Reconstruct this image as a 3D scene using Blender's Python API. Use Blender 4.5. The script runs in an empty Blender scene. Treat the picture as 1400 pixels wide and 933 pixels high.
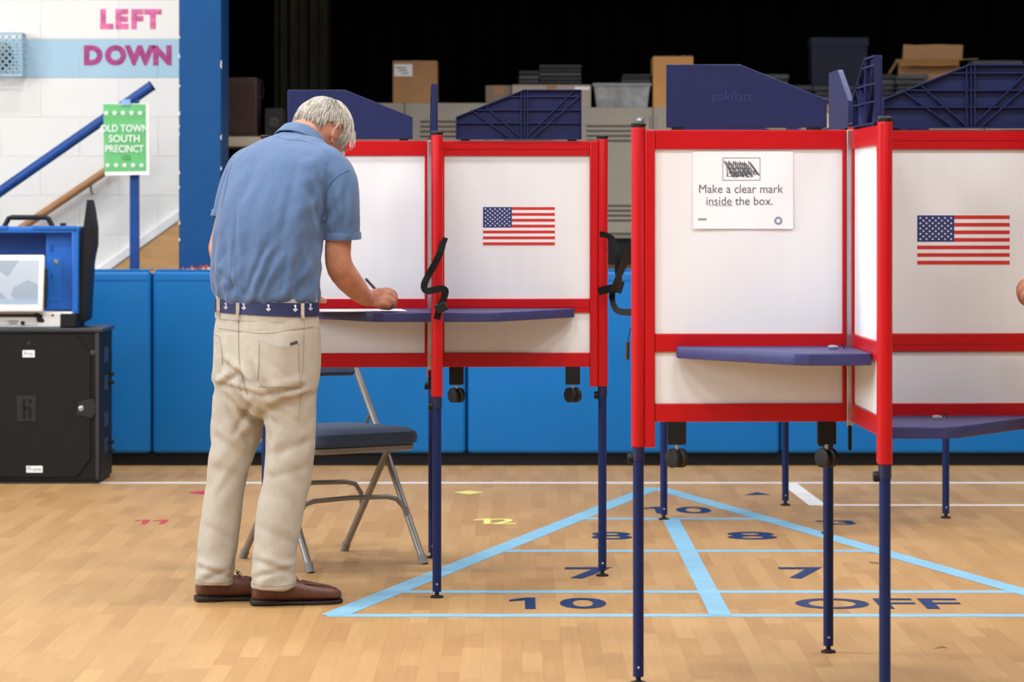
import bpy, bmesh, math, random
from mathutils import Vector, Matrix, noise
from mathutils.bvhtree import BVHTree

random.seed(7)
SC = bpy.context.scene
COL = SC.collection
F = 4300.0          # focal length in pixels of the 1400 px wide frame
HZ = 283.0          # horizon row
CH = 1.27           # camera height

# ------------------------------------------------------------------ camera
cd = bpy.data.cameras.new('camera'); cam = bpy.data.objects.new('camera', cd); COL.objects.link(cam)
cam.location = (0, 0, CH); cam.rotation_euler = (math.pi/2, 0, 0)
cd.sensor_width = 36; cd.lens = F/1400*36; cd.shift_y = -(466.5-HZ)/1400
cd.clip_end = 200
cd.dof.use_dof = True; cd.dof.focus_distance = 9.6; cd.dof.aperture_fstop = 6.3
SC.camera = cam

# ------------------------------------------------------------------ light
W = bpy.data.worlds.new('world'); SC.world = W; W.use_nodes = True
W.node_tree.nodes['Background'].inputs[0].default_value = (0.97, 0.985, 1.0, 1)
W.node_tree.nodes['Background'].inputs[1].default_value = 0.17
def area(x, y, z, sx, sy, e, col=(1, .985, .96)):
    l = bpy.data.lights.new('assumed_room_light', 'AREA'); l.shape = 'RECTANGLE'; l.size = sx; l.size_y = sy  # one name for all assumed lights, overhead and daylight alike
    l.energy = e; l.color = col
    o = bpy.data.objects.new('assumed_room_light', l); COL.objects.link(o); o.location = (x, y, z)
    return o
for lx in (-4.2, -1.4, 1.4, 4.2):
    for ly in (1.0, 5.2, 9.4, 13.6):
        area(lx, ly, 6.2, 1.3, .7, 112 if ly < 12 else 92)  # gym ceiling lamps are assumed, all out of view
# assumed daylight from the left: cool area lights added, no windows are built
for wy in (3.5, 7.0, 10.5):
    wl_ = area(-8.5, wy, 3.6, 2.6, 2.2, 270, (.86, .93, 1)); wl_.data.name = 'assumed_left_daylight'; wl_.rotation_euler = (0, math.radians(-82), 0)
SC.view_settings.view_transform = 'Standard'; SC.view_settings.look = 'None'
SC.view_settings.gamma = 1; SC.view_settings.use_curve_mapping = False
SC.view_settings.exposure = 0.0

# ------------------------------------------------------------------ helpers
def P(x, y, d): return Vector(((x-700)/F*d, d, CH-(y-HZ)/F*d))
def lin(c):
    c /= 255.0
    return c/12.92 if c <= .04045 else ((c+.055)/1.055)**2.4
def S(r, g, b): return (lin(r), lin(g), lin(b))

MATS = {}
def mat(name, col, rough=.5, metal=0, var=.06, scale=20, bump=0, bscale=200, spec=.5, stretch=None, sheen=0):
    if name in MATS: return MATS[name]
    m = bpy.data.materials.new(name); m.use_nodes = True; nt = m.node_tree; b = nt.nodes['Principled BSDF']
    b.inputs['Roughness'].default_value = rough; b.inputs['Metallic'].default_value = metal
    b.inputs['Specular IOR Level'].default_value = spec
    if sheen: b.inputs['Sheen Weight'].default_value = sheen
    tc = nt.nodes.new('ShaderNodeTexCoord'); mp = nt.nodes.new('ShaderNodeMapping')
    nt.links.new(tc.outputs['Object'], mp.inputs[0])
    if stretch: mp.inputs['Scale'].default_value = stretch
    n = nt.nodes.new('ShaderNodeTexNoise'); n.inputs['Scale'].default_value = scale; n.inputs['Detail'].default_value = 4
    nt.links.new(mp.outputs[0], n.inputs['Vector'])
    r = nt.nodes.new('ShaderNodeValToRGB')
    r.color_ramp.elements[0].position = .3; r.color_ramp.elements[1].position = .7
    r.color_ramp.elements[0].color = (*[max(0, c*(1-var)) for c in col], 1)
    r.color_ramp.elements[1].color = (*[min(1, c*(1+var)) for c in col], 1)
    nt.links.new(n.outputs['Fac'], r.inputs[0]); nt.links.new(r.outputs[0], b.inputs['Base Color'])
    if bump:
        n2 = nt.nodes.new('ShaderNodeTexNoise'); n2.inputs['Scale'].default_value = bscale; n2.inputs['Detail'].default_value = 3
        nt.links.new(mp.outputs[0], n2.inputs['Vector'])
        bp = nt.nodes.new('ShaderNodeBump'); bp.inputs['Strength'].default_value = bump; bp.inputs['Distance'].default_value = .002
        nt.links.new(n2.outputs['Fac'], bp.inputs['Height']); nt.links.new(bp.outputs[0], b.inputs['Normal'])
    MATS[name] = m
    return m

def wood_mat(name, attr):
    """strip wood: one tone per strip (attribute or object random), fine grain along Y"""
    m = bpy.data.materials.new(name); m.use_nodes = True; nt = m.node_tree; b = nt.nodes['Principled BSDF']
    b.inputs['Roughness'].default_value = .48; b.inputs['Specular IOR Level'].default_value = .3
    if attr:
        a = nt.nodes.new('ShaderNodeAttribute'); a.attribute_name = 'tone'; src = a.outputs['Fac']
    else:
        a = nt.nodes.new('ShaderNodeObjectInfo'); src = a.outputs['Random']
    r = nt.nodes.new('ShaderNodeValToRGB')
    e = r.color_ramp.elements
    e[0].color = (*S(177, 135, 86), 1); e[1].color = (*S(194, 153, 102), 1)
    k = e.new(.3); k.color = (*S(184, 142, 92), 1)
    k = e.new(.75); k.color = (*S(189, 148, 97), 1)
    nt.links.new(src, r.inputs[0])
    g = nt.nodes.new('ShaderNodeNewGeometry'); mp = nt.nodes.new('ShaderNodeMapping')
    mp.inputs['Scale'].default_value = (60, 3, 1); nt.links.new(g.outputs['Position'], mp.inputs[0])
    n = nt.nodes.new('ShaderNodeTexNoise'); n.inputs['Scale'].default_value = 1; n.inputs['Detail'].default_value = 5
    nt.links.new(mp.outputs[0], n.inputs['Vector'])
    mx = nt.nodes.new('ShaderNodeMixRGB'); mx.blend_type = 'MULTIPLY'; mx.inputs[0].default_value = .22
    nt.links.new(r.outputs[0], mx.inputs[1]); nt.links.new(n.outputs['Fac'], mx.inputs[2])
    nt.links.new(mx.outputs[0], b.inputs['Base Color'])
    return m

ORG = {}
def tag(o, label=None, cat=None, group=None, kind=None):
    if label: o['label'] = label
    if cat: o['category'] = cat
    if group: o['group'] = group
    if kind: o['kind'] = kind
    return o
def thing(name, label, cat, loc=(0, 0, 0), group=None, kind=None):
    o = bpy.data.objects.new(name, None); COL.objects.link(o); o.location = loc; o.empty_display_size = .1
    ORG[o] = Vector(loc); tag(o, label, cat, group, kind); return o

class MB:
    """collects shapes in world coordinates; build() links them as ONE mesh object"""
    def __init__(s): s.v = []; s.f = []; s.mi = []; s.m = 0
    def raw(s, v, f):
        b = len(s.v); s.v += [Vector(p) for p in v]
        for q in f: s.f.append([b+i for i in q]); s.mi.append(s.m)
        return s
    def box(s, c, d, rot=None):
        c = Vector(c); h = [x/2 for x in d]; v = []
        for z in (-1, 1):
            for y in (-1, 1):
                for x in (-1, 1):
                    p = Vector((x*h[0], y*h[1], z*h[2]))
                    v.append(c+(rot @ p if rot else p))
        return s.raw(v, [(0, 2, 3, 1), (4, 5, 7, 6), (0, 1, 5, 4), (2, 6, 7, 3), (0, 4, 6, 2), (1, 3, 7, 5)])
    def ab(s, a, b):
        return s.box([(x+y)/2 for x, y in zip(a, b)], [abs(y-x) for x, y in zip(a, b)])
    def prism(s, poly, o, u, w, t):
        """polygon (2D) in plane o + a*u + b*w, thickness vector t"""
        o, u, w, t = Vector(o), Vector(u), Vector(w), Vector(t); n = len(poly)
        v = [o+u*a+w*b for a, b in poly]+[o+u*a+w*b+t for a, b in poly]
        f = [list(range(n))[::-1], list(range(n, 2*n))]+[(i, (i+1) % n, n+(i+1) % n, n+i) for i in range(n)]
        return s.raw(v, f)
    def rings(s, R, cap=True):
        n = len(R[0]); v = []; f = []
        for r in R: v += r
        for k in range(len(R)-1):
            for i in range(n):
                j = (i+1) % n; f.append((k*n+i, k*n+j, (k+1)*n+j, (k+1)*n+i))
        if cap: f.append(list(range(n))[::-1]); f.append([(len(R)-1)*n+i for i in range(n)])
        return s.raw(v, f)
    def tube(s, pts, r, seg=10, flat=None, cap=True):
        pts = [Vector(p) for p in pts]; n = len(pts)
        if not isinstance(r, (list, tuple)): r = [r]*n
        R = []; ref = None
        for i, p in enumerate(pts):
            t = (pts[min(i+1, n-1)]-pts[max(i-1, 0)]).normalized()
            if ref is None:
                ref = Vector((0, 0, 1)) if abs(t.z) < .9 else Vector((0, 1, 0))
            u = (ref-t*ref.dot(t)).normalized(); w = t.cross(u); ref = u
            fu = flat if flat else 1
            R.append([p+(u*math.cos(a)*fu+w*math.sin(a))*r[i] for a in [2*math.pi*k/seg for k in range(seg)]])
        return s.rings(R, cap)
    def cyl(s, a, b, r, r2=None, seg=14): return s.tube([a, b], [r, r if r2 is None else r2], seg)
    def lathe(s, c, prof, seg=20, axis=(0, 0, 1)):
        """profile of (radius, height) along axis"""
        z = Vector(axis).normalized(); u = z.orthogonal().normalized(); w = z.cross(u); c = Vector(c)
        R = [[c+z*h+(u*math.cos(2*math.pi*k/seg)+w*math.sin(2*math.pi*k/seg))*r for k in range(seg)] for r, h in prof]
        return s.rings(R)
    def ell(s, c, ax, seg=20, rg=12):
        c = Vector(c); a, b, e = [Vector(x) for x in ax]; R = []
        for i in range(1, rg):
            t = math.pi*i/rg
            R.append([c-e*math.cos(t)+(a*math.cos(2*math.pi*k/seg)+b*math.sin(2*math.pi*k/seg))*math.sin(t) for k in range(seg)])
        return s.rings(R)
    def ribbon(s, pts, w, t, side, k=1):
        """flat strap along pts; side(i) or a vector gives the width direction"""
        pts = [Vector(p) for p in pts]
        if k > 1:                      # smooth the path
            n = len(pts); sl = side if isinstance(side, list) else [side]*n; q = []; qs = []
            for i in range(n-1):
                a, b, c, d = pts[max(i-1, 0)], pts[i], pts[i+1], pts[min(i+2, n-1)]
                for j in range(k):
                    u = j/k; q.append(.5*((2*b)+(c-a)*u+(2*a-5*b+4*c-d)*u*u+(3*b-a-3*c+d)*u**3)); qs.append(Vector(sl[i]).lerp(Vector(sl[i+1]), u))
            pts = q+[pts[-1]]; side = qs+[Vector(sl[-1])]
        R = []; n = len(pts)
        for i, p in enumerate(pts):
            tg = (pts[min(i+1, n-1)]-pts[max(i-1, 0)]).normalized()
            sd = Vector(side[i] if isinstance(side, list) else side); sd = (sd-tg*sd.dot(tg)).normalized(); nn = tg.cross(sd)
            R.append([p+sd*w/2+nn*t/2, p+sd*w/2-nn*t/2, p-sd*w/2-nn*t/2, p-sd*w/2+nn*t/2])
        return s.rings(R)
    def build(s, name, m, parent=None, smooth=False, bevel=0, loc=None, segs=2):
        me = bpy.data.meshes.new(name)
        if parent is not None: org = ORG[parent]
        elif loc is not None: org = Vector(loc)
        else:
            xs = [p.x for p in s.v]; ys = [p.y for p in s.v]
            org = Vector(((min(xs)+max(xs))/2, (min(ys)+max(ys))/2, min(p.z for p in s.v)))
        me.from_pydata([p-org for p in s.v], [], s.f)
        for x in (m if isinstance(m, list) else [m]): me.materials.append(x)
        if isinstance(m, list): me.polygons.foreach_set('material_index', s.mi)
        bm = bmesh.new(); bm.from_mesh(me); bmesh.ops.recalc_face_normals(bm, faces=bm.faces)
        if bevel:
            ed = [e for e in bm.edges if len(e.link_faces) == 2 and e.calc_face_angle(0) > .5]
            bmesh.ops.bevel(bm, geom=ed, offset=bevel, segments=segs, profile=.5, affect='EDGES', clamp_overlap=True)
        bm.to_mesh(me); bm.free()
        if smooth or bevel:
            me.polygons.foreach_set('use_smooth', [True]*len(me.polygons)); me.set_sharp_from_angle(angle=.7 if smooth else .35)
        o = bpy.data.objects.new(name, me); COL.objects.link(o)
        if parent is not None: o.parent = parent; ORG[o] = org
        else: o.location = org; ORG[o] = org
        return o

def link_mesh(name, me, m, parent, smooth=True):
    """mesh with world coordinates"""
    org = ORG[parent]; me.transform(Matrix.Translation(-org)); me.materials.clear(); me.materials.append(m)
    me.polygons.foreach_set('use_smooth', [smooth]*len(me.polygons))
    o = bpy.data.objects.new(name, me); COL.objects.link(o); o.parent = parent; ORG[o] = org; return o

def remesh(mb, voxel, it=6, disp=None):
    me = bpy.data.meshes.new('t'); me.from_pydata(mb.v, [], mb.f)
    bm = bmesh.new(); bm.from_mesh(me); bmesh.ops.recalc_face_normals(bm, faces=bm.faces); bm.to_mesh(me); bm.free()
    ob = bpy.data.objects.new('t', me); COL.objects.link(ob)
    r = ob.modifiers.new('r', 'REMESH'); r.mode = 'VOXEL'; r.voxel_size = voxel
    s = ob.modifiers.new('s', 'SMOOTH'); s.factor = .5; s.iterations = it
    dg = bpy.context.evaluated_depsgraph_get()
    out = bpy.data.meshes.new_from_object(ob.evaluated_get(dg))
    bpy.data.objects.remove(ob)
    if disp:
        nv = [v.normal.copy() for v in out.vertices]
        for v, n in zip(out.vertices, nv): v.co += disp(v.co, n)
        out.update()
    return out

def text(name, body, size, m, o, u, w, parent, off=0, ext=.0004, align='CENTER', sx=1.0, font_shear=0):
    """flat lettering: origin o, reading direction u, up direction w (world)"""
    c = bpy.data.curves.new('t', 'FONT'); c.body = body; c.size = size; c.align_x = align; c.align_y = 'CENTER'
    c.extrude = ext; c.offset = off; c.resolution_u = 4
    ob = bpy.data.objects.new('t', c); COL.objects.link(ob)
    dg = bpy.context.evaluated_depsgraph_get(); me = bpy.data.meshes.new_from_object(ob.evaluated_get(dg))
    bpy.data.objects.remove(ob)
    u = Vector(u).normalized(); w = Vector(w).normalized(); n = u.cross(w)
    M = Matrix(((u.x*sx, w.x, n.x, o[0]), (u.y*sx, w.y, n.y, o[1]), (u.z*sx, w.z, n.z, o[2]), (0, 0, 0, 1)))
    me.transform(M)
    t = link_mesh(name, me, m, parent, False); t.data.name = name
    return t

X, Y, Z = Vector((1, 0, 0)), Vector((0, 1, 0)), Vector((0, 0, 1))

# ------------------------------------------------------------------ materials
red = mat('red_powder_coat', S(190, 12, 22), .35, 0, .04, 6, spec=.35)
navy = mat('navy_leg_paint', S(15, 34, 84), .38, 0, .06, 8, spec=.3)
navyp = mat('navy_plastic', S(30, 38, 84), .5, 0, .06, 12, .1, 300, spec=.3)
tablenavy = mat('navy_laminate', S(56, 60, 110), .45, 0, .05, 10, spec=.35)
white = mat('white_corrugated_sheet', S(233, 234, 237), .5, 0, .012, 4, .12, 60, spec=.3, stretch=(8, 8, .2))
black = mat('black_plastic', S(20, 20, 22), .5, 0, .15, 15, spec=.3)
blackstrap = mat('black_webbing', S(11, 11, 13), .7, 0, .2, 80, .3, 600, spec=.2)
silver = mat('brushed_aluminium', S(190, 190, 195), .3, .9, .05, 20)
rubber = mat('black_rubber', S(20, 20, 21), .65)
paper = mat('white_paper', S(244, 245, 247), .7, 0, .012, 12)
ink = mat('grey_print', S(92, 96, 106), .7)
flagred = mat('flag_red', S(207, 45, 50), .5); flagblue = mat('flag_blue', S(38, 52, 115), .5); flagwhite = mat('flag_white', S(238, 238, 240), .5)
ltblue = mat('light_blue_floor_paint', S(134, 184, 211), .45, 0, .08, 9)
dkblue = mat('dark_blue_floor_paint', S(14, 44, 90), .45, 0, .2, 14)
whitep = mat('white_floor_paint', S(236, 232, 226), .45, 0, .05, 9)
yellowp = mat('yellow_floor_paint', S(236, 222, 120), .45, 0, .1, 12)
crimson = mat('crimson_floor_paint', S(190, 40, 66), .45, 0, .1, 12)
matblue = mat('blue_vinyl', S(0, 106, 178), .42, 0, .05, 3, .12, 90, spec=.35)
colblue = mat('blue_wall_paint', S(0, 72, 130), .5, 0, .06, 5, .15, 60, spec=.3)
wallw = mat('white_block_paint', S(238, 236, 231), .6, 0, .02, 4, .5, 70)
wallb = mat('pale_blue_block_paint', S(170, 203, 222), .6, 0, .03, 4, .5, 70)
mortar = mat('painted_mortar', S(234, 232, 227), .7, 0, .02, 8)
mortarb = mat('pale_blue_mortar', S(164, 197, 216), .7, 0, .02, 8)
base = mat('black_baseboard_vinyl', S(14, 17, 26), .5, spec=.3)
railblue = mat('blue_rail_paint', S(22, 70, 142), .38, 0, .12, 14)
oak = mat('honey_oak', S(205, 158, 104), .5, 0, .12, 6, .1, 40, stretch=(1, 1, 6))
railwood = mat('brown_rail_wood', S(178, 128, 84), .5, 0, .12, 10)
trimw = mat('white_trim_paint', S(240, 240, 240), .5)
stageblack = mat('black_stage_cloth_and_dark', S(9, 9, 10), .95, 0, .2, 4, spec=.05)  # curtain black; on the stage walls and ceiling the darkness is in the colour
stagewood = mat('dark_stage_wood', S(96, 70, 52), .6, 0, .15, 5, stretch=(1, 6, 1))

# ------------------------------------------------------------------ floor
fl = MB().box((0, 6.2, -.055), (14, 22, .1)).build('floor', mat('floor_underlay', S(178, 136, 88), .6), loc=(0, 0, 0))
tag(fl, 'honey coloured wooden strip gym floor with painted court lines', None, None, 'structure')
wa, wo = wood_mat('maple_strip_joined', True), wood_mat('maple_strip', False)
planks = []
pw = .0572
for i in range(-72, 80):
    y = 3.0+random.random()*.5; x = i*pw
    while y < 15.44:
        l = random.choice((.3, .36, .42, .5, .6)); e = min(l, 15.445-y)
        if e > .02: planks.append((x, y, e, l))
        y += l
def seen(p):
    x, y, e, l = p
    if e < l-.001: return -1
    cy = y+e/2; sx = 700+x*F/cy; sy = HZ+CH*F/cy
    if not (-20 < sx < 1420 and sy < 945): return -1
    return sy
order = sorted(planks, key=lambda p: -seen(p)); near, rest = order[:300], order[300:]
pm = {}
for (x, y, e, l) in near:
    if l not in pm:
        o = MB().box((0, l/2, -.0025), (pw-.0002, l-.0002, .005)).build('plank', wo, loc=(0, 0, 0)); pm[l] = o.data
        o.parent = fl; o.location = (x, y, 0)
    else:
        o = bpy.data.objects.new('plank', pm[l]); COL.objects.link(o); o.parent = fl; o.location = (x, y, 0)
b = MB(); tone = []
for (x, y, e, l) in rest:
    b.box((x, y+e/2, -.0025), (pw-.0002, e-.0002, .005)); tone += [random.random()]*8
o = b.build('plank_field', wa, fl); o['kind'] = 'stuff'
at = o.data.attributes.new('tone', 'FLOAT', 'POINT'); at.data.foreach_set('value', tone)

def strip(name, a, c, w, m, z=.0006):
    a, c = Vector((*a, 0)), Vector((*c, 0)); t = (c-a).normalized(); n = Vector((-t.y, t.x, 0))*w/2
    up = Vector((0, 0, z))
    return MB().raw([a-n+up, c-n+up, c+n+up, a+n+up], [(0, 1, 2, 3)]).build(name, m, fl)
AX = .645; ap = 14.2; b0 = 9.77
def half(y): return (ap-y)/(ap-b0)*1.2
strip('court_line', (AX-1.22, b0), (AX+1.22, b0), .07, ltblue)
for y in (10.37, 11.6, 12.8): strip('court_line', (AX-half(y), y), (AX+half(y), y), .07, ltblue)
strip('court_line', (AX-1.2, b0), (AX-.01, ap), .085, ltblue, .0009)
strip('court_line', (AX+1.2, b0), (AX+.01, ap), .085, ltblue, .0010)
strip('court_line', (AX+.003, b0), (AX+.0, 12.8), .068, ltblue, .0012)
strip('boundary_line', (-6.5, 14.46), (6.5, 14.46), .07, whitep)
strip('boundary_line', (1.31, 13.38), (6.5, 13.38), .06, whitep)
strip('boundary_line', (1.27, 14.44), (1.30, 13.36), .075, whitep, .0009)
def fone(x, y, h, m, wpx):
    d = CH*F/(y-HZ); w = wpx*d/F; ox = (x-700)/F*d
    pts = [(.5, -.5), (.5, .5), (.12, .5), (-.5, .3), (-.5, .16), (.1, .27), (.1, -.5)]
    return MB().raw([(ox+a*w, d+c*h, .0012) for a, c in pts], [list(range(7))]).build('painted_number', m, fl)
def fnum(body, x, y, h, m, wpx):
    """painted figure centred at pixel x,y: h = length along the floor in metres, wpx = width in pixels"""
    d = CH*F/(y-HZ); o = Vector(((x-700)/F*d, d, .0012))
    t = text('painted_number', body, h, m, o, X, Y, fl, off=h*.018, ext=0)
    xs = [v.co.x for v in t.data.vertices]; ys = [v.co.y for v in t.data.vertices]
    k = (wpx*d/F)/(max(xs)-min(xs)); cx = (max(xs)+min(xs))/2; cy = (max(ys)+min(ys))/2; ky = h/(max(ys)-min(ys))
    for v in t.data.vertices: v.co.x = o.x+(v.co.x-cx)*k; v.co.y = o.y+(v.co.y-cy)*ky; v.co.z = .0012
    return t
fone(714, 825.5, .29, dkblue, 36); fnum('0', 797, 825.5, .27, dkblue, 64)
fnum('OFF', 1200, 826, .27, dkblue, 226)
fnum('7', 806, 784, .34, dkblue, 66); fnum('7', 1100, 784, .34, dkblue, 62)
fnum('8', 836, 733, .28, dkblue, 56); fnum('8', 1027, 733, .28, dkblue, 68)
fone(893, 698, .28, dkblue, 26); fnum('0', 948, 698, .28, dkblue, 48)
fone(659, 713.5, .22, yellowp, 24); fnum('2', 687, 713.5, .22, yellowp, 36)
fone(193, 714, .16, crimson, 20); fone(218, 714, .16, crimson, 20)
fone(1127, 715, .18, dkblue, 22); fnum('3', 1153, 715, .18, dkblue, 32)
def fpoly(name, pts, m):
    v = []
    for x, y in pts: d = CH*F/(y-HZ); v.append(((x-700)/F*d, d, .0012))
    return MB().raw(v, [list(range(len(v)))]).build(name, m, fl)
fpoly('painted_diamond', [(619, 674), (641, 676.5), (662, 674), (641, 671.5)], yellowp)
fpoly('painted_diamond', [(257, 674), (277, 676.5), (297, 674), (277, 671.5)], crimson)
fpoly('painted_triangle', [(1017, 677.5), (1054, 677), (1035, 673.5)], dkblue)
scuff = mat('scuff_mark', S(120, 90, 66), .6)
fpoly('scuff_mark', [(1188, 770), (1200, 772), (1202, 770), (1190, 768.6)], scuff)
fpoly('scuff_mark', [(1275, 888), (1288, 884), (1296, 887), (1287, 886)], scuff)

# ------------------------------------------------------------------ setting at the back: stage front, column, block wall
STG = .94
w_ = MB().ab((-6.5, 15.47, 0), (6.5, 15.62, STG)).build('wall_stage_front', colblue); tag(w_, 'low stage front wall behind the blue mats', kind='structure')
w_ = MB().ab((-1.62, 15.62, STG-.06), (6.5, 22, STG)).build('floor_stage', stagewood); tag(w_, 'dark wooden stage floor', kind='structure')
bb = MB().ab((-6.5, 15.445, 0), (6.5, 15.47, .062)).build('baseboard_front', base, bevel=.004); tag(bb, 'black vinyl baseboard under the blue mats', kind='structure')
# proscenium column with chipped edge
colm = MB().ab((-1.642, 15.5, STG), (-1.432, 15.9, 4.6)).build('trim_1', colblue, bevel=.006); tag(colm, 'tall blue painted proscenium column beside the white block wall', kind='structure')
chip = mat('bare_plaster_chip', S(226, 214, 208), .8, 0, .15, 40)
rust = mat('rusty_red_paint', S(176, 74, 50), .7, 0, .45, 60)
for zc in (2.42, 2.1, 2.0, 1.86, 1.72, 1.66, 1.62, 1.43, 1.36, 1.2, 1.18, 1.1):
    h = random.uniform(.012, .035); wd = random.uniform(.004, .009)
    MB().prism([(0, 0), (wd, .2*h), (wd*.7, .7*h), (0, h)], (-1.6425, 15.4992, zc), X, Z, (0, .002, 0)).build('paint_chip', chip, colm)
for zc in (2.3, 1.95, 1.6, 1.45, 1.27, 1.1):
    h = random.uniform(.02, .05)
    MB().prism([(0, 0), (-.006, .3*h), (-.004, .8*h), (0, h)], (-1.4315, 15.4992, zc), X, Z, (0, .002, 0)).build('paint_chip', chip, colm)
for k in range(26):
    x0 = -1.63+k*.0055+random.uniform(-.004, .004); h = random.uniform(.015, .045)
    MB().prism([(0, 0), (.014, .1*h), (.018, .6*h), (.008, h), (-.004, .5*h)], (x0, 15.494-random.random()*.004, STG+random.random()*.008), X, Z, (0, .004, 0)).build('peeling_paint', [rust, chip][k % 5 == 4], colm)
cr = MB().ab((5.2, 15.5, STG), (5.45, 15.9, 4.6)).build('trim_2', colblue, bevel=.006); tag(cr, 'blue painted proscenium column at the far end of the stage', kind='structure')
hd = MB().ab((-1.65, 15.5, 4.3), (6.5, 15.9, 6.3)).build('wall_stage_lamp_block', colblue); tag(hd, 'unseen blue wall added above the stage opening to cut lamp light', kind='structure')  # added out of view to shade the stage from the ceiling lamps

# painted concrete block wall
LY = 16.3; BH = .2032; BL = .4064
wl = MB().ab((-6.5, LY+.003, -.02), (-1.5, LY+.2, 6.3)).build('wall_left', mortar, loc=(0, 0, 0)); tag(wl, 'white painted concrete block wall beside the stage with one pale blue course', kind='structure')
zb = 1.27+(HZ-107)/F*LY          # bottom of the pale blue course
bmsh = {}
for r in range(-9, 6):
    z0 = zb+r*BH
    off = 0 if r % 2 else BL/2
    for c in range(8):
        x1 = -1.5-c*BL+off-.13; x0 = x1-BL
        if x0 > -1.55: continue
        x1 = min(x1, -1.5)
        key = (r == 0, round(x1-x0, 3))
        if key not in bmsh:
            q = MB().box((0, 0, 0), (x1-x0-.003, .03, BH-.003)).build('block', wallb if r == 0 else wallw, wl, bevel=.0015)
            bmsh[key] = q.data; q.location = ((x0+x1)/2, LY+.015, z0+BH/2)
        else:
            q = bpy.data.objects.new('block', bmsh[key]); COL.objects.link(q); q.parent = wl; q.location = ((x0+x1)/2, LY+.015, z0+BH/2)
pinks = [mat('pink_letter_paint', S(226, 108, 160), .6, 0, .42, 26), mat('magenta_letter_paint', S(168, 62, 128), .6, 0, .3, 30)]
for wd, xs, y, m in (('LEFT', (145, 166, 187, 209), 27.5, 0), ('DOWN', (127, 158, 191, 222), 77, 1)):
    for chh, x in zip(wd, xs):
        p = P(x, y, LY-.001)
        t = text('painted_letter', chh, .128, pinks[m], p, X, Z, wl, off=.0085, ext=.0006, sx=1.0)
wr = thing('wall_bell_guard', 'pale blue expanded metal guard box on the white block wall', 'guard', (-2.6, LY, 1.94))
gm = mat('pale_blue_guard_paint', S(168, 198, 214), .5, 0, .08, 20)
gx0, gx1, gz0, gz1, gy = -2.86, -2.525, 1.945, 2.165, LY-.11
b = MB()
for (a, c) in (((gx0, gy, gz0), (gx1, gy, gz0)), ((gx0, gy, gz1), (gx1, gy, gz1)), ((gx1, gy, gz0), (gx1, gy, gz1)), ((gx0, gy, gz0), (gx0, gy, gz1)),
               ((gx1, gy, gz0), (gx1, LY, gz0)), ((gx1, gy, gz1), (gx1, LY, gz1)), ((gx1, LY-.006, gz0), (gx1, LY-.006, gz1))): b.cyl(a, c, .005, seg=6)
b.build('guard_frame', gm, wr)
b = MB(); st = .0367; ht = .22
n = 9
for k in range(-6, 10):
    for sgn in (1, -1):
        xa = gx0+k*st; za = gz0 if sgn > 0 else gz1; xb = xa+ht*1.0; zb2 = za+sgn*ht
        t0 = max(0, (gx0-xa)/(xb-xa)); t1 = min(1, (gx1-xa)/(xb-xa))
        if t1 > t0:
            b.ribbon([(xa+(xb-xa)*t0, gy, za+(zb2-za)*t0), (xa+(xb-xa)*t1, gy, za+(zb2-za)*t1)], .0065, .003, Z)
b.build('front_mesh', gm, wr)
b = MB()
for k in range(-5, 4):
    for sgn in (1, -1):
        ya = gy+k*st; za = gz0 if sgn > 0 else gz1; yb = ya+ht; zb2 = za+sgn*ht
        t0 = max(0, (gy-ya)/(yb-ya)); t1 = min(1, (LY-ya)/(yb-ya))
        if t1 > t0: b.ribbon([(gx1, ya+(yb-ya)*t0, za+(zb2-za)*t0), (gx1, ya+(yb-ya)*t1, za+(zb2-za)*t1)], .0065, .003, Z)
b.build('side_mesh', gm, wr)
MB().lathe((-2.66, LY-.001, 2.055), [(.075, 0), (.075, .03), (.06, .045), (.01, .05)], axis=(0, -1, 0)).build('bell', mat('grey_bell_metal', S(96, 104, 108), .4, .5), wr, smooth=True)

# stairs behind the mats with wooden skirt, wall rail and blue pipe rail
sk_o = P(96, 409, LY-.02)
slope = .715
xa, xb = -3.2, -1.52
def skz(x): return CH-(370-HZ)/F*LY+slope*(x-(150-700)/F*LY)
sk = MB().prism([(xa, 0), (xb, 0), (xb, skz(xb)), (xa, max(.02, skz(xa)))], (0, LY-.018, 0), X, Z, (0, .018, 0)).build('trim_3', oak); tag(sk, 'sloping oak stair skirt board on the white wall', kind='structure')
MB().prism([(xa, skz(xa)), (xb, skz(xb)), (xb, skz(xb)+.055), (xa, skz(xa)+.055)], (0, LY-.026, 0), X, Z, (0, .026, 0)).build('skirt_cap', trimw, sk, bevel=.005)
st_ = MB()
for k in range(5):
    st_.ab((-2.9+k*.26, 15.63, 0), (-1.62, LY-.02, .185*(k+1)))
tag(st_.build('floor_stairs', stagewood), 'wooden stair steps rising behind the mats to the stage', kind='structure')
hr = thing('wall_handrail', 'brown wooden handrail sloping up the white block wall', 'handrail', (-2.3, LY, 1.2))
p0, p1 = P(-60, 372, LY-.07), P(149, 231, LY-.07)
MB().tube([p0, p1, p1+Vector((.01, .03, .004))], .021, 14).build('rail', railwood, hr, smooth=True)
for t in (.35, .88):
    q = p0.lerp(p1, t); MB().tube([q-Z*.02, q-Z*.05+Y*.02, q-Z*.06+Y*.07], .007, 8).build('bracket', silver, hr, smooth=True)
pr = thing('pipe_handrail', 'blue painted pipe handrail with square post behind the mats', 'handrail', (-1.85, 15.75, 0))
q0, q1 = P(-60, 304, 15.72), P(208, 117, 15.72)
b = MB().tube([q0, q1], .026, 16); b.build('rail', railblue, pr, smooth=True)
MB().tube([q1-(q1-q0).normalized()*.004, q1+(q1-q0).normalized()*.002], .0275, 16).build('end_cap', black, pr, smooth=True)
pp = P(184, 130, 15.72)
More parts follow.
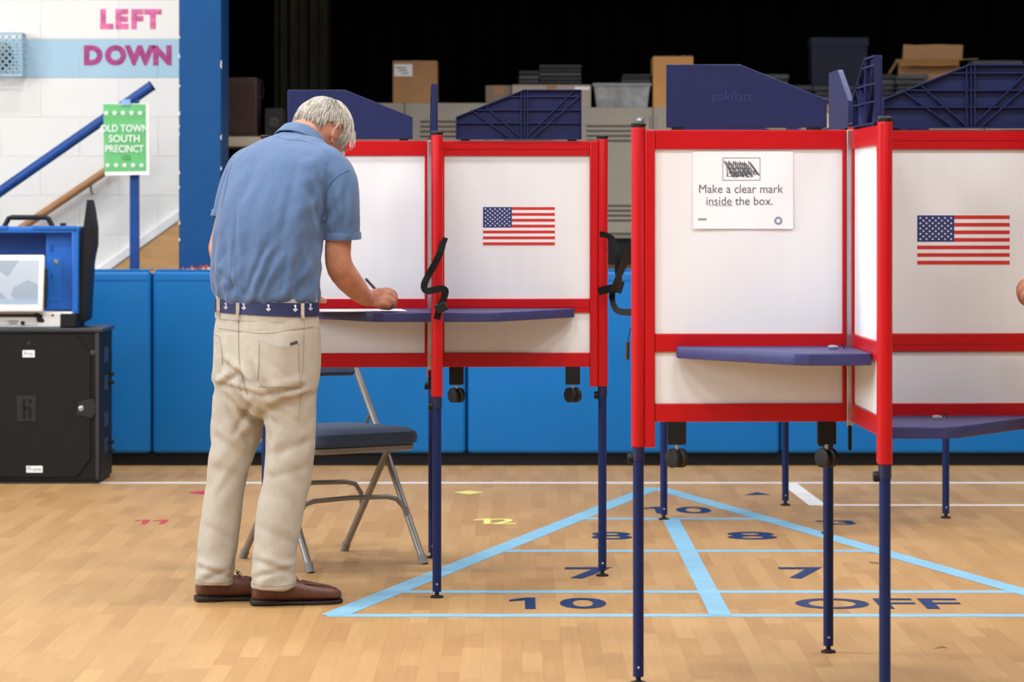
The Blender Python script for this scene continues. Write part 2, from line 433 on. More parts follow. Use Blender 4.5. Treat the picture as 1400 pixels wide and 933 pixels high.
MB().ab((pp.x-.023, 15.70, .555), (pp.x+.023, 15.745, pp.z-.01)).build('post', railblue, pr, bevel=.004)
# green precinct sign
sg = thing('precinct_sign', 'green paper sign with white lettering taped to the blue pipe handrail', 'sign', P(171, 240, 15.66))
a_, b_ = P(142, 141, 15.66), P(203, 239, 15.66)
green = mat('green_print', S(104, 190, 118), .6, 0, .05, 10)
sx0, sx1, sz1, sz0 = a_.x, b_.x, a_.z, b_.z
MB().raw([(sx0, 15.668, sz1), (sx1, 15.668, sz1-.003), (sx1+.004, 15.655, sz0), (sx0+.006, 15.655, sz0-.003),
          (sx0, 15.669, sz1), (sx1, 15.669, sz1-.003), (sx1+.004, 15.656, sz0), (sx0+.006, 15.656, sz0-.003)],
         [(0, 1, 2, 3), (7, 6, 5, 4), (0, 4, 5, 1), (1, 5, 6, 2), (2, 6, 7, 3), (3, 7, 4, 0)]).build('paper', paper, sg)
gx = sx0-.004, sx1-.014
MB().raw([(gx[0], 15.6668, sz1-.004), (gx[1], 15.6668, sz1-.006), (gx[1]+.004, 15.6548, sz0+.018), (gx[0]+.006, 15.6548, sz0+.014)], [(0, 1, 2, 3)]).build('green_field', green, sg)
for body, yy, sz in (('OLD TOWN', 176, .05), ('SOUTH', 190, .05), ('PRECINCT', 204, .05)):
    t = text('lettering', body, sz, paper, P(170, yy, 15.652), X, Z, sg, off=.0005, ext=.0002, sx={'OLD TOWN': .86, 'SOUTH': .95, 'PRECINCT': .83}[body])
text('lettering', '102', .035, mat('dark_green_print', S(70, 140, 84), .6), P(172, 216, 15.652), X, Z, sg, ext=.0002)
def starpoly(cx, cz, r): return [(cx+r*(1 if i % 2 == 0 else .42)*math.sin(math.pi*i/5), cz+r*(1 if i % 2 == 0 else .42)*math.cos(math.pi*i/5)) for i in range(10)]
for yy, xoff in ((154.5, 0), (226, 2)):
    for k in range(5):
        p = P(145+k*11.6+xoff, yy, 15.652)
        MB().prism(starpoly(0, 0, .015), p, X, Z, (0, .0004, 0)).build('star', paper, sg)
MB().box(P(172, 140, 15.66), (.045, .001, .03)).build('tape', mat('clear_tape', S(150, 185, 235), .25), sg)

# vinyl wall mats
seams = [-222-429, -222, 207.5, 638, 1067, 1496, 1925]
lab = ['beyond the left edge', 'behind the black ballot box', 'behind the standing voter', 'between the two middle booths', 'behind the right booth', 'at the far right']
for k in range(len(seams)-1):
    xa, xb = (seams[k]-700)/F*15.4, (seams[k+1]-700)/F*15.4
    if k in (0, 5): continue
    t = thing('wall_mat', 'blue vinyl padded wall mat '+lab[k], 'wall mat', ((xa+xb)/2, 15.43, .06), 'wall mats along the stage front')
    b = MB().ab((xa+.004, 15.395, .062), (xb-.004, 15.468, STG+.016)).build('pad', matblue, t, bevel=.022, segs=4)
    MB().ab((xa+.012, 15.41, STG+.0165), (xb-.012, 15.6, STG+.022)).build('top_flap', matblue, t, bevel=.002)
    MB().ab((xa+.02, 15.3935, STG-.032), (xb-.02, 15.396, STG-.028)).build('seam', mat('blue_vinyl_seam', S(12, 84, 160), .4), t)

# ------------------------------------------------------------------ stage interior
b = MB(); cyy = 21.0; v = []; f = []
N = 360
for i in range(N+1):
    x = -3.5+i*10.5/N; yy = cyy+.07*math.sin(i*.55)+.03*math.sin(i*.21+1)
    v += [(x, yy, STG), (x, yy, 5.2)]
for i in range(N): f.append((2*i, 2*i+1, 2*i+3, 2*i+2))
b.raw(v, f); o = b.build('stage_curtain', stageblack, smooth=True); tag(o, 'wide black pleated curtain closing the back of the stage', 'curtain')
for (x0, x1, d, nm, mm, lb) in ((375, 452, 19.6, 'leg_curtain', mat('dark_olive_cloth', S(72, 72, 60), .95, 0, .25, 5, spec=.05), 'narrow dark olive side curtain hanging on the stage'),):
    v = []; f = []; n = 40
    for i in range(n+1):
        p = P(x0+(x1-x0)*i/n, HZ, d); yy = d+.03*math.sin(i*.9)+.02*math.sin(i*.37)
        v += [(p.x, yy, STG), (p.x, yy, 5.2), (p.x, yy+.012, STG), (p.x, yy+.012, 5.2)]
    for i in range(n):
        a = 4*i; f += [(a, a+4, a+5, a+1), (a+2, a+3, a+7, a+6), (a, a+2, a+6, a+4), (a+1, a+5, a+7, a+3)]
    f += [(0, 1, 3, 2), (4*n, 4*n+2, 4*n+3, 4*n+1)]
    o = MB().raw(v, f).build(nm, mm, smooth=True); tag(o, lb, 'curtain')
w_ = MB().ab((-3.7, 15.9, STG), (-3.5, 22, 5.3)).build('wall_stage_left_light_block', stageblack); tag(w_, 'black side wall added inside the stage to keep stray light out', kind='structure')  # side walls and ceiling added to keep ambient light off the stage
w_ = MB().ab((6.5, 15.5, STG), (6.7, 22, 5.3)).build('wall_stage_right_light_block', stageblack); tag(w_, 'black far side wall added inside the stage to keep stray light out', kind='structure')
w_ = MB().ab((-3.7, 15.9, 5.3), (6.7, 22, 5.4)).build('ceiling_stage_light_block', stageblack); tag(w_, 'black ceiling added over the stage to keep stray light out', kind='structure')
w_ = MB().ab((-3.5, 21.3, STG), (6.7, 21.4, 5.3)).build('wall_stage_back', stageblack); tag(w_, 'black back wall of the stage', kind='structure')
w_ = MB().ab((-3.5, LY+.2, STG-.06), (-1.63, 22, STG)).build('floor_stage_wing', stagewood); tag(w_, 'dark wooden floor of the stage wing', kind='structure')

# steel lockers on a low black base
LT = 1.84; LD = 18.0
lockm = mat('taupe_locker_steel', S(158, 151, 139), .45, 0, .05, 8)
lockd = mat('taupe_locker_shadow_gap', S(60, 56, 52), .6)
lx = P(440, 200, LD).x
lkw = .475
lname = ['leftmost, beside the dark side curtain', 'under the labelled carton', 'left of the grey cardboard box', 'under the grey cardboard box', 'behind the gap between the booths', 'under the orange carton', 'under the dark cloth stacks', 'under the navy box', 'under the open carton', 'rightmost of the row']
for k in range(10):
    x0 = lx+k*lkw; x1 = x0+lkw-.004; top = LT+(.025 if k < 2 else 0)
    t = thing('steel_locker', 'taupe steel locker on the stage, '+lname[k], 'locker', ((x0+x1)/2, LD+.2, STG), 'lockers standing on the stage')
    MB().ab((x0, LD+.02, 1.09), (x1, LD+.42, top)).build('body', lockm, t, bevel=.004)
    MB().ab((x0+.02, LD+.05, STG), (x1-.02, LD+.4, 1.09)).build('base', black, t)
    dr = MB().ab((x0+.02, LD, 1.12), (x1-.02, LD+.018, top-.05)).build('door', lockm, t, bevel=.003)
    for zz in [top-.1-j*.028 for j in range(4)]+[1.2+j*.028 for j in range(4)]:
        MB().box(((x0+x1)/2, LD-.003, zz), (lkw*.62, .012, .006), Matrix.Rotation(.5, 3, 'X')).build('louvre', lockd if False else lockm, dr)
        MB().box(((x0+x1)/2, LD-.0008, zz-.009), (lkw*.62, .003, .007)).build('louvre_slot', lockd, dr)
    MB().ab((x1-.105, LD-.006, top-.2), (x1-.045, LD, top-.05)).build('handle_plate', lockm, dr, bevel=.002)
    MB().lathe((x1-.075, LD-.006, top-.075), [(.02, 0), (.02, .008), (.012, .014), (.002, .015)], 14, (0, -1, 0)).build('lock', silver, dr, smooth=True)

card = mat('brown_cardboard', S(176, 133, 90), .8, 0, .06, 6)
card2 = mat('orange_cardboard', S(204, 148, 88), .8, 0, .06, 6)
card3 = mat('grey_cardboard', S(172, 160, 146), .8, 0, .05, 6)
tapem = mat('packing_tape', S(160, 120, 78), .35)
def carton(name, label, xl, xr, yt, d, depth, m, z0, closed=True):
    a, c = P(xl, yt, d), P(xr, yt, d)
    t = thing(name, label, 'box', ((a.x+c.x)/2, d+depth/2, z0), 'boxes on top of the lockers')
    MB().ab((a.x, d, z0), (c.x, d+depth, a.z)).build('box_body', m, t, bevel=.004)
    if closed: 
        MB().ab(((a.x+c.x)/2-.03, d-.0006, a.z-.05), ((a.x+c.x)/2+.03, d+depth, a.z+.0006)).build('packing_tape', tapem, t)
    return t, a, c
t, a, c = carton('cardboard_carton', 'tall brown carton with white shipping label on the lockers', 537, 598, 83, 18.05, .3, card, LT+.025)
lb = MB().box((a.x+.06, 18.048, a.z-.055), (.105, .001, .07)).build('shipping_label', paper, t)
for k in range(3): MB().box((a.x+.045+.012*k, 18.0472, a.z-.04-.016*k), (.06-.012*k, .0006, .006)).build('label_print', ink, lb)
t, a, c = carton('cardboard_carton', 'wide grey cardboard box on the lockers behind the middle booth', 700, 808, 116, 18.05, .34, card3, LT)
MB().box((c.x-.05, 18.048, a.z-.02), (.085, .001, .018)).build('label', paper, t)
t, a, c = carton('cardboard_carton', 'brownish grey cardboard box beside the wide grey box', 664, 699, 117, 18.12, .3, mat('dun_cardboard', S(138, 122, 104), .8, 0, .05, 6), LT)
t, a, c = carton('cardboard_carton', 'orange brown carton with ragged top behind the right booth', 893, 948, 77, 18.05, .3, card2, LT, False)
for s_ in range(9):
    x = a.x+.02+s_*(c.x-a.x-.04)/8
    MB().prism([(0, 0), (.03, .002), (.024, random.uniform(.006, .014)), (.01, random.uniform(.008, .02))], (x-.012, 18.07+random.random()*.2, a.z-.002), X, Z, (0, .02, 0)).build('crumpled_filler', mat('grey_filler_plastic', S(70, 74, 80), .4), t)
# open carton with flaps
t, a, c = carton('open_carton', 'open brown cardboard carton with raised back flap on the lockers', 1229, 1312, 82, 18.27, .14, card, LT, False)
MB().prism([(0, 0), (c.x-a.x, 0), (c.x-a.x+.005, .1), (.6*(c.x-a.x), .104), (.25*(c.x-a.x), .1), (.01, .104), (.006, .05)], (a.x+.035, 18.405, a.z-.005), X, (0, .12, .99), (0, .004, 0)).build('back_flap', card, t)
MB().prism([(-.02, 0), (c.x-a.x, 0), (c.x-a.x-.02, .09), (.5*(c.x-a.x), .105), (.3*(c.x-a.x), .095), (0, .1)], (a.x, 18.27, a.z), X, (0, -.93, -.37), (0, -.001, .004)).build('front_flap', card2, t)
MB().prism([(0, 0), (.14, 0), (.13, .11), (.01, .11)], (c.x, 18.27, a.z), Y, (.98, 0, .05), (0, 0, .004)).build('side_flap', card, t)
MB().prism([(0, 0), (.14, 0), (.13, .1), (.01, .1)], (a.x, 18.27, a.z), Y, (-.5, 0, -.8), (-.003, 0, .003)).build('side_flap', card, t)
# navy box
a, c = P(1110, 52, 18.3), P(1186, 52, 18.3)
t = thing('storage_box', 'tall dark navy box among the cloth stacks on the stage', 'box', ((a.x+c.x)/2, 18.4, LT), 'boxes on top of the lockers')
nb = mat('dark_navy_board', S(15, 22, 50), .7, 0, .1, 5)
MB().ab((a.x, 18.3, LT), (c.x, 18.5, a.z)).build('box_body', nb, t, bevel=.004)
MB().ab((a.x-.006, 18.293, a.z-.05), (c.x+.006, 18.505, a.z+.004)).build('lid', nb, t, bevel=.004)
# small beige box near the centre post of the right booth
carton('cardboard_carton', 'small pale box between the blue header panels of the right booth', 1124, 1146, 143, 17.85, .1, mat('pale_board', S(206, 190, 165), .8), STG+.62)[0]
# pale support shelf for it: folding trolley
t = thing('utility_cart', 'black utility cart in front of the lockers under the small pale box', 'cart', (P(1135, 200, 17.85).x, 17.87, STG))
cx = P(1135, 200, 17.85).x
MB().ab((cx-.14, 17.74, STG+.6), (cx+.14, 17.98, STG+.62)).build('top_shelf', black, t, bevel=.004)
MB().ab((cx-.14, 17.74, STG+.15), (cx+.14, 17.98, STG+.17)).build('lower_shelf', black, t, bevel=.004)
for sx in (-1, 1):
    for sy in (-1, 1): MB().cyl((cx+sx*.125, 17.86+sy*.105, STG), (cx+sx*.125, 17.86+sy*.105, STG+.6), .01).build('leg', black, t)
# stacks of folded dark cloths / chair pads
clothm = [mat('charcoal_cloth_a', S(62, 64, 68), .85, 0, .12, 20), mat('charcoal_cloth_b', S(80, 82, 86), .85, 0, .12, 20), mat('charcoal_cloth_c', S(52, 53, 57), .85, 0, .12, 20)]
def stack(xl, xr, yt, yb, n, d, label, grp):
    a, c = P(xl, yt, d), P(xr, yb, d); z0 = c.z; hh = (a.z-c.z)/n
    for k in range(n):
        dx = random.uniform(-.008, .008)
        b = MB().ab((a.x+dx, d+random.uniform(-.01, .01), z0+k*hh+.001), (c.x+dx, d+.26, z0+(k+1)*hh-.002))
        pos = 'lowest' if k == 0 else ('topmost' if k == n-1 else ['second', 'third', 'fourth', 'fifth', 'sixth', 'seventh'][k-1]+' up')
        o = b.build('folded_cloth', clothm[(k+int(xl)) % 3], bevel=min(.01, hh*.35)); tag(o, 'grey folded cloth, '+pos+', stack '+label, 'cloth', grp)
zt = P(0, 116, 18.05).z
stack(737, 795, 88, 115.4, 5, 18.08, 'on the wide grey box', 'folded cloths on the stage')
stack(708, 736, 96, 115.4, 3, 18.08, 'beside the taller one on the wide grey box', 'folded cloths on the stage')
stack(1034, 1078, 101, 147, 6, 18.15, 'left of the navy box', 'folded cloths on the stage')
stack(1080, 1112, 116, 147, 4, 18.1, 'at the foot of the navy box', 'folded cloths on the stage')
stack(1113, 1168, 117, 147, 4, 17.98, 'in front of the navy box', 'folded cloths on the stage')
stack(1197, 1224, 101, 147, 6, 18.1, 'left of the open carton', 'folded cloths on the stage')
stack(1226, 1268, 101, 146.5, 6, 17.99, 'in front of the open carton', 'folded cloths on the stage')
stack(1330, 1400, 82, 148, 7, 18.1, 'at the right edge', 'folded cloths on the stage')
# clear plastic bin
a, c = P(812, 117, 18.08), P(889, 147, 18.08)
t = thing('plastic_bin', 'clear plastic storage bin with grey lid on the lockers', 'bin', ((a.x+c.x)/2, 18.2, LT))
pl = mat('cloudy_clear_plastic', S(150, 154, 156), .15, 0, .35, 12)
MB().raw([(a.x+.015, 18.09, LT), (c.x-.015, 18.09, LT), (c.x-.015, 18.34, LT), (a.x+.015, 18.34, LT), (a.x, 18.08, a.z), (c.x, 18.08, a.z), (c.x, 18.35, a.z), (a.x, 18.35, a.z)],
         [(0, 3, 2, 1), (4, 5, 6, 7), (0, 1, 5, 4), (1, 2, 6, 5), (2, 3, 7, 6), (3, 0, 4, 7)]).build('tub', pl, t, bevel=.006)
MB().ab((a.x-.008, 18.072, a.z-.004), (c.x+.008, 18.358, a.z+.014)).build('lid', mat('grey_lid', S(150, 150, 150), .4), t, bevel=.005)
stack(850, 890, 101, 113, 3, 18.12, 'on the clear plastic bin', 'folded cloths on the stage')
# folding table on stage with a speaker cabinet
a, c = P(255, 187, 17.0), P(430, 187, 17.0)
t = thing('folding_table', 'beige folding table on the stage beside the blue column', 'table', ((a.x+c.x)/2, 17.3, STG))
MB().ab((a.x, 17, a.z-.055), (c.x, 17.6, a.z)).build('table_top', mat('beige_laminate', S(196, 182, 160), .5), t, bevel=.006)
for xx in (a.x+.06, c.x-.06):
    for yy in (17.06, 17.54): MB().cyl((xx, yy, STG), (xx, yy, a.z-.05), .014).build('leg', black, t)
tz = a.z
a, c = P(307, 106, 17.1), P(351, 106, 17.1)
t = thing('speaker_cabinet', 'dark brown speaker cabinet on the beige folding table', 'speaker', ((a.x+c.x)/2, 17.25, tz))
sb = mat('dark_brown_veneer', S(56, 38, 33), .6, 0, .12, 8)
MB().ab((a.x, 17.1, tz), (c.x, 17.38, a.z)).build('cabinet', sb, t, bevel=.005)
MB().ab((a.x+.012, 17.094, tz+.02), (c.x-.012, 17.1, a.z-.02)).build('grille', mat('brown_grille_cloth', S(62, 42, 36), .9, 0, .2, 60), t, bevel=.003)
MB().tube([(c.x, 17.2, a.z-.02), (c.x+.02, 17.2, a.z-.01), (c.x+.03, 17.2, a.z-.06), (c.x+.022, 17.2, a.z-.11), (c.x, 17.2, a.z-.12)], .004, 6).build('cable', black, t, smooth=True)
a, c = P(362, 148, 17.15), P(386, 148, 17.15)
t = thing('small_amplifier', 'small black box beside the dark brown speaker cabinet', 'amplifier', ((a.x+c.x)/2, 17.25, tz))
MB().ab((a.x, 17.15, tz), (c.x, 17.4, a.z)).build('case', rubber, t, bevel=.004)
MB().lathe(((a.x+c.x)/2, 17.15, (tz+a.z)/2), [(.03, 0), (.03, .006), (.02, .008), (.002, .004)], 14, (0, -1, 0)).build('dial', mat('dark_dial', S(46, 46, 48), .4), t, smooth=True)

# ------------------------------------------------------------------ voting booths (local coordinates, centre post at the origin)
AL = .585
def flag(parent, o, u, n, w=.247, h=.131):
    """printed flag: centre o, reading direction u, facing n"""
    u = Vector(u); n = Vector(n); o = Vector(o); tl = o-u*w/2+Z*h/2
    f = MB().prism([(0, 0), (w, 0), (w, -h), (0, -h)], tl, u, Z, n*.0006).build('flag_print', flagwhite, parent)
    sh = h/13
    for k in range(0, 13, 2):
        x0 = .4*w if k < 7 else 0
        MB().prism([(x0, -k*sh), (w, -k*sh), (w, -(k+1)*sh), (x0, -(k+1)*sh)], tl+n*.0006, u, Z, n*.0004).build('stripe', flagred, f)
    MB().prism([(0, 0), (.4*w, 0), (.4*w, -7*sh), (0, -7*sh)], tl+n*.0006, u, Z, n*.0005).build('canton', flagblue, f)
    b = MB(); cw = .4*w; chh = 7*sh
    for r in range(9):
        for c in range(6 if r % 2 == 0 else 5):
            cx = cw*(2*c+1+(r % 2))/12; cz = -chh*(r+1)/10
            b.raw([tl+n*.0014+u*(cx+dx)+Z*(cz+dz) for dx, dz in starpoly(0, 0, .0036)], [list(range(10))])
    b.build('stars', flagwhite, f)
    return f

def caster(t, s, lat, dirv, nv, z):
    """black bracket under the bottom rail with a twin-wheel caster"""
    c = Vector(dirv)*s+Vector(nv)*lat
    br = MB().box((c.x, c.y, z-.02), (.05, .022, .082)).build('caster_bracket', black, t, bevel=.003)
    MB().cyl((c.x, c.y, z-.06), (c.x, c.y, z-.085), .005, seg=8).build('caster_stem', silver, br)
    MB().lathe((c.x-.012, c.y, z-.097), [(.004, -.014), (.02, -.013), (.026, -.009), (.026, .003), (.02, .005)], 18, (-.8, -.6, 0)).build('caster_wheel', rubber, br, smooth=True)
    MB().lathe((c.x+.008, c.y+.004, z-.097), [(.02, -.006), (.026, -.003), (.026, .009), (.02, .013), (.004, .014)], 18, (.8, .6, 0)).build('caster_wheel', rubber, br, smooth=True)

def booth(label, loc, rot, dz, left_t=.90, right_t=.90, flags=True, detail=True, casters='lr'):
    t = thing('voting_booth', label, 'voting booth', (0, 0, 0), 'red framed voting booths')
    arms = {'l': (-X, -Y, -1), 'r': (X, -Y, 1), 'n': (-Y, -X, 1), 'b': (Y, -X, -1)}   # direction, face normal towards the camera side, ribs on that face
    zt, z1, z2, z3, z4, z5, z6 = [q+dz for q in (1.475, 1.423, .933, .884, .747, .698, .63)]
    # centre post with aluminium hinge strip
    MB().lathe((0, 0, z5), [(.019, 0), (.019, zt-z5+.008)], 8).build('centre_post', red, t, bevel=.003)
    MB().lathe((0, 0, zt+.008), [(.019, 0), (.019, .008), (.014, .011)], 8).build('post_cap', black, t)
    MB().ab((-.024, -.026, z5-.01), (-.008, -.016, zt)).build('hinge_strip', silver, t, bevel=.002)
    hs = MB().ab((-.021, -.03, z5-.075), (-.011, -.02, z5-.01)).build('hinge_pin', black, t, bevel=.002)
    for key, (dv, nv, rib) in arms.items():
        s0, s1 = .022, AL-.052
        def bx(a, c, hw, za, zb, name, m, par=t, bev=.003):
            p = dv*a-nv*hw; q = dv*c+nv*hw
            return MB().ab((p.x, p.y, za), (q.x, q.y, zb)).build(name, m, par, bevel=bev)
        bx(s0, s1, .012, z1, zt, 'top_rail', red); bx(s0, s1, .012, z3, z2, 'middle_rail', red); bx(s0, s1, .012, z5, z4, 'bottom_rail', red)
        bx(s0, s0+.012, .0115, z5, zt, 'inner_stile', red)
        if rib > 0:                       # groove lines on the folding side
            for (za, hh) in ((z1+.024, .003), (z3+.02, .003)):
                p = dv*s0+nv*.0122; q = dv*s1+nv*.0135
                MB().ab((p.x, p.y, za), (q.x, q.y, za+hh)).build('rail_lip', red, t)
        bx(s0, s1, .004, z2, z1, 'upper_panel', white, bev=0); bx(s0, s1, .004, z4, z3, 'lower_panel', white, bev=0)
        bx(AL-.052, AL-.024, .0155, z6, zt, 'end_stile', red, bev=.004)
        pc = dv*(AL-.008)
        pz = MB().lathe((pc.x, pc.y, z6), [(.02, 0), (.02, zt-z6+.008)], 8).build('end_post', red, t, bevel=.005)
        MB().lathe((pc.x, pc.y, zt+.008), [(.02, 0), (.02, .008), (.015, .012)], 8).build('post_cap', black, t)
        lg = MB().cyl((pc.x, pc.y, .02), (pc.x, pc.y, z6+.02), .0145, seg=20).build('leg', navy, t, smooth=True)
        MB().lathe((pc.x, pc.y, z6-.035), [(.0165, 0), (.0165, .035)], 18).build('leg_collar', mat('dark_navy_collar', S(20, 27, 66), .4), lg, smooth=True)
        MB().lathe((pc.x-.02, pc.y+.006, z6-.03), [(.012, -.008), (.014, 0), (.012, .008)], 14, (1, 0, 0)).build('clamp_knob', black, lg, smooth=True)
        MB().lathe((pc.x, pc.y, 0), [(.021, 0), (.021, .006), (.007, .01), (.007, .022)], 16).build('foot', rubber, lg, smooth=True)
        MB().ell((pc.x, pc.y-.0145, .045), ((.004, 0, 0), (0, .003, 0), (0, 0, .004)), 8, 6).build('leg_button', silver, lg)
        # navy header panel with a sloping end
        x0, x1 = AL-.082, .075
        prof = [(x0, 0), (x0, .168), (x0-.197, .168), (x1, .075), (x1, 0)]
        hp = MB().prism(prof, nv*(-.008 if rib < 0 else -.004), dv, Z, nv*(.016 if rib < 0 else .006)); 
        hp.v = [p+Vector((0, 0, zt+.006)) for p in hp.v]
        hpo = hp.build('header_panel', navyp, t, bevel=.002)
        for sx in (x0-.03, x1+.03):
            c = dv*sx; MB().box((c.x, c.y, zt+.003), (.03, .018, .008)).build('panel_clip', black, hpo)
        zz = Vector((0, 0, zt+.006))
        if rib > 0:
            def rb(a, c, th=.0035, dp=.014):
                a_ = dv*a[0]+Z*a[1]+zz; c_ = dv*c[0]+Z*c[1]+zz
                tg = (c_-a_).normalized(); sd = tg.cross(nv).normalized()*th/2; n0, n1 = nv*.001, nv*dp
                MB().raw([a_-sd+n0, a_+sd+n0, c_+sd+n0, c_-sd+n0, a_-sd+n1, a_+sd+n1, c_+sd+n1, c_-sd+n1],
                         [(0, 1, 2, 3), (7, 6, 5, 4), (0, 4, 5, 1), (1, 5, 6, 2), (2, 6, 7, 3), (3, 7, 4, 0)]).build('rib', navyp, hpo)
            e = .002
            for i in range(5): rb(prof[i] if i else prof[0], prof[(i+1) % 5], .004, .016)
            def top(s): return .168 if s > x0-.197 else .075+(s-x1)*(.093)/(x0-.197-x1)
            for h in (.055, .1, .146):
                sa = x1 if h < .075 else x1+(h-.075)/.093*(x0-.197-x1)
                rb((sa, h), (x0, h))
            m_ = x0-.2
            for s in (m_-.006, m_+.006, m_+.016): rb((s, 0), (s, .168 if s > x0-.197 else top(s)))
            rb((m_+.03, 0), (x0-.002, .15)); rb((m_+.018, .012), (x0-.024, .168)); rb((m_-.04, 0), (x1+.05, .1)); rb((m_-.008, .006), (x1+.095, .117))
        elif key == 'l' and detail:
            text('embossed_word', 'pakflatt', .036, mat('navy_emboss', S(44, 54, 110), .4), dv*(x0-.175)-Y*.0083+zz+Z*.082, X, Z, hpo, ext=.0006)
        if key in casters and detail:
            for s in (.075, AL-.11): caster(t, s, 0, dv, nv, z5)
    # table tops: pentagons filling the two camera side quadrants and their opposites
    def table(sx, sy, zz):
        pts = [(.014, .014), (.478, .014), (.478, .05), (.21, .43), (.175, .445), (.014, .445)]
        poly = [(sx*a, sy*c) for a, c in pts]
        o = MB().prism(poly, (0, 0, zz-.031), X, Y, (0, 0, .031)).build('table_top', tablenavy, t, bevel=.004); return o
    tl = table(-1, -1, left_t+dz); table(1, -1, right_t+dz); table(-1, 1, left_t+dz); table(1, 1, right_t+dz)
    MB().box((.2, -.19, right_t+dz+.001), (.055, .008, .003)).build('pen_holder', mat('grey_plate', S(120, 118, 125), .4), t) if detail else None
    if flags:
        flag(t, (.29, -.0042, 1.182+dz), X, -Y); flag(t, (-.29, .0042, 1.182+dz), -X, Y)
    t.location = loc; t.rotation_euler = (0, 0, rot); ORG[t] = Vector((0, 0, 0))
    return t

b_back = booth('red framed voting booth where the man in the blue polo writes', (-.266, 10.79, 0), math.radians(2.2), .022, casters='r')
b_front = booth('near red framed voting booth with a printed notice taped on it', (.913, 8.38, 0), math.radians(1.2), 0, .90, .715, casters='l')
b_far = booth('distant voting booth hidden behind the near one, only its navy legs showing', (1.192, 12.79, 0), math.radians(3.0), 0, detail=False, flags=False)

# notice on the near booth (local frame of the booth, flat on the left panel)
nt = thing('printed_notice', 'white paper notice reading make a clear mark inside the box', 'notice', P(1016, 313, 8.39))
dN = 8.3685
a_, c_ = P(947, 207, dN), P(1084, 313, dN)
v = []; f = []
for j in range(9):
    for i in range(9):
        u, w = i/8, j/8
        lift = .0035*(1-w)**3*(.5+.5*abs(2*u-1))
        v.append((a_.x+(c_.x-a_.x)*u+.0005, dN-.0005-lift+(a_.x+(c_.x-a_.x)*u-.65)*.02, c_.z+(a_.z-c_.z)*w))
for j in range(8):
    for i in range(8): k = j*9+i; f.append((k, k+1, k+10, k+9))
MB().raw(v, f).build('paper_sheet', mat('notice_paper', S(240, 241, 245), .6, 0, .01, 9), nt, smooth=True)
def NP(x, y, out=.0007):
    """point just in front of the curled sheet"""
    p = P(x, y, dN); w = (p.z-c_.z)/(a_.z-c_.z); u = (p.x-a_.x)/(c_.x-a_.x)
    p.y = dN-.0005-.0035*(1-w)**3*(.5+.5*abs(2*u-1))+(p.x-.65)*.02-out
    return p
XN = Vector((1, .02, 0))
for body, yy, xx in (('Make a clear mark', 259, 1012.5), ('inside the box.', 275.5, 1011)):
    text('lettering', body, .0325, ink, NP(xx, yy), XN, Z, nt, off=0, ext=.0001, sx=.93)
MB().box(NP(984.5, 281.5), (.07, .0003, .0008)).build('underline', ink, nt)
bx_ = MB()
for (x0, y0, x1, y1) in ((988, 216, 1039, 216), (988, 246.5, 1039, 246.5), (988, 216, 988, 246.5), (1039, 216, 1039, 246.5)):
    bx_.cyl(NP(x0, y0), NP(x1, y1), .0006, seg=4)
bx_.build('mark_box', ink, nt)
sc = MB(); pts = []
for k in range(26):
    x = 993+k*1.5; pts.append(NP(x+(0 if k % 2 else -3), (222 if k % 2 == 0 else 238+3*math.sin(k*1.7))+random.uniform(-2, 2)))
    if k % 2 == 0: pts.append(NP(x+9, 240+random.uniform(-3, 3)))
sc.ribbon(pts, .0036, .0003, [Vector((.8, 0, .6)) for _ in pts])
sc.build('scribble', mat('charcoal_print', S(88, 90, 96), .7), nt)
MB().lathe(NP(1064, 302), [(.011, 0), (.011, .0004)], 20, (0, -1, 0)).build('seal_print', mat('blue_grey_print', S(140, 148, 170), .7), nt)
MB().lathe(NP(1064, 302, .0014), [(.005, 0), (.005, .0003)], 12, (0, -1, 0)).build('seal_center', paper, nt)
MB().box(NP(960, 300), (.022, .0003, .006)).build('small_print', mat('pale_grey_print', S(150, 154, 162), .7), nt)
# straps on the middle booth
s1 = thing('cinch_strap', 'black webbing strap with buckle looped round the near post of the middle booth', 'strap', P(600, 430, 10.17))
dS = 10.168
pts = [P(x, y, d) for x, y, d in ((606, 330, 10.175), (602, 345, dS), (594, 362, dS), (585, 378, dS), (579.5, 391, dS-.01), (583, 398, dS-.015), (592, 397, dS-.012), (603, 395, dS-.008), (609, 398, dS-.006), (606, 410, dS-.008), (601, 421, dS-.008), (597, 437, dS-.006))]
sd = [Vector((.85, 0, .5)) for _ in range(4)]+[Vector((.6, .5, .6)), Vector((.1, .4, .9))]+[Vector((0, .2, 1)), Vector((0, .1, 1)), Vector((.4, .2, .8))]+[Vector((1, 0, .3)) for _ in range(3)]
MB().ribbon(pts, .022, .0025, sd, 5).build('webbing', blackstrap, s1, smooth=False)
MB().box(P(603, 421, dS-.012), (.04, .012, .03), Matrix.Rotation(-.45, 3, 'Y')).build('buckle', black, s1, bevel=.004)
MB().ribbon([P(607, 331, 10.175), P(609, 325, 10.178)], .018, .002, X).build('loop_end', blackstrap, s1)
s2 = thing('cinch_strap', 'black webbing strap hanging from the right post of the middle booth', 'strap', P(845, 430, 10.6))
d2 = 10.755
pts = [P(*q) for q in ((820, 321, d2), (826, 321, d2-.004), (836, 326, d2-.01), (843, 337, d2-.02), (845, 352, d2-.03), (844.5, 372, d2-.03), (848, 388, d2-.04))]
MB().ribbon(pts, .02, .0025, [Z, Z, Vector((.4, 0, .8)), X, X, X, X], 5).build('webbing', blackstrap, s2)
pts = [P(*q) for q in ((818, 399, d2), (828, 396, d2-.01), (840, 394, d2-.02), (850, 390, d2-.03))]
MB().ribbon(pts, .028, .0025, Z).build('webbing', blackstrap, s2)
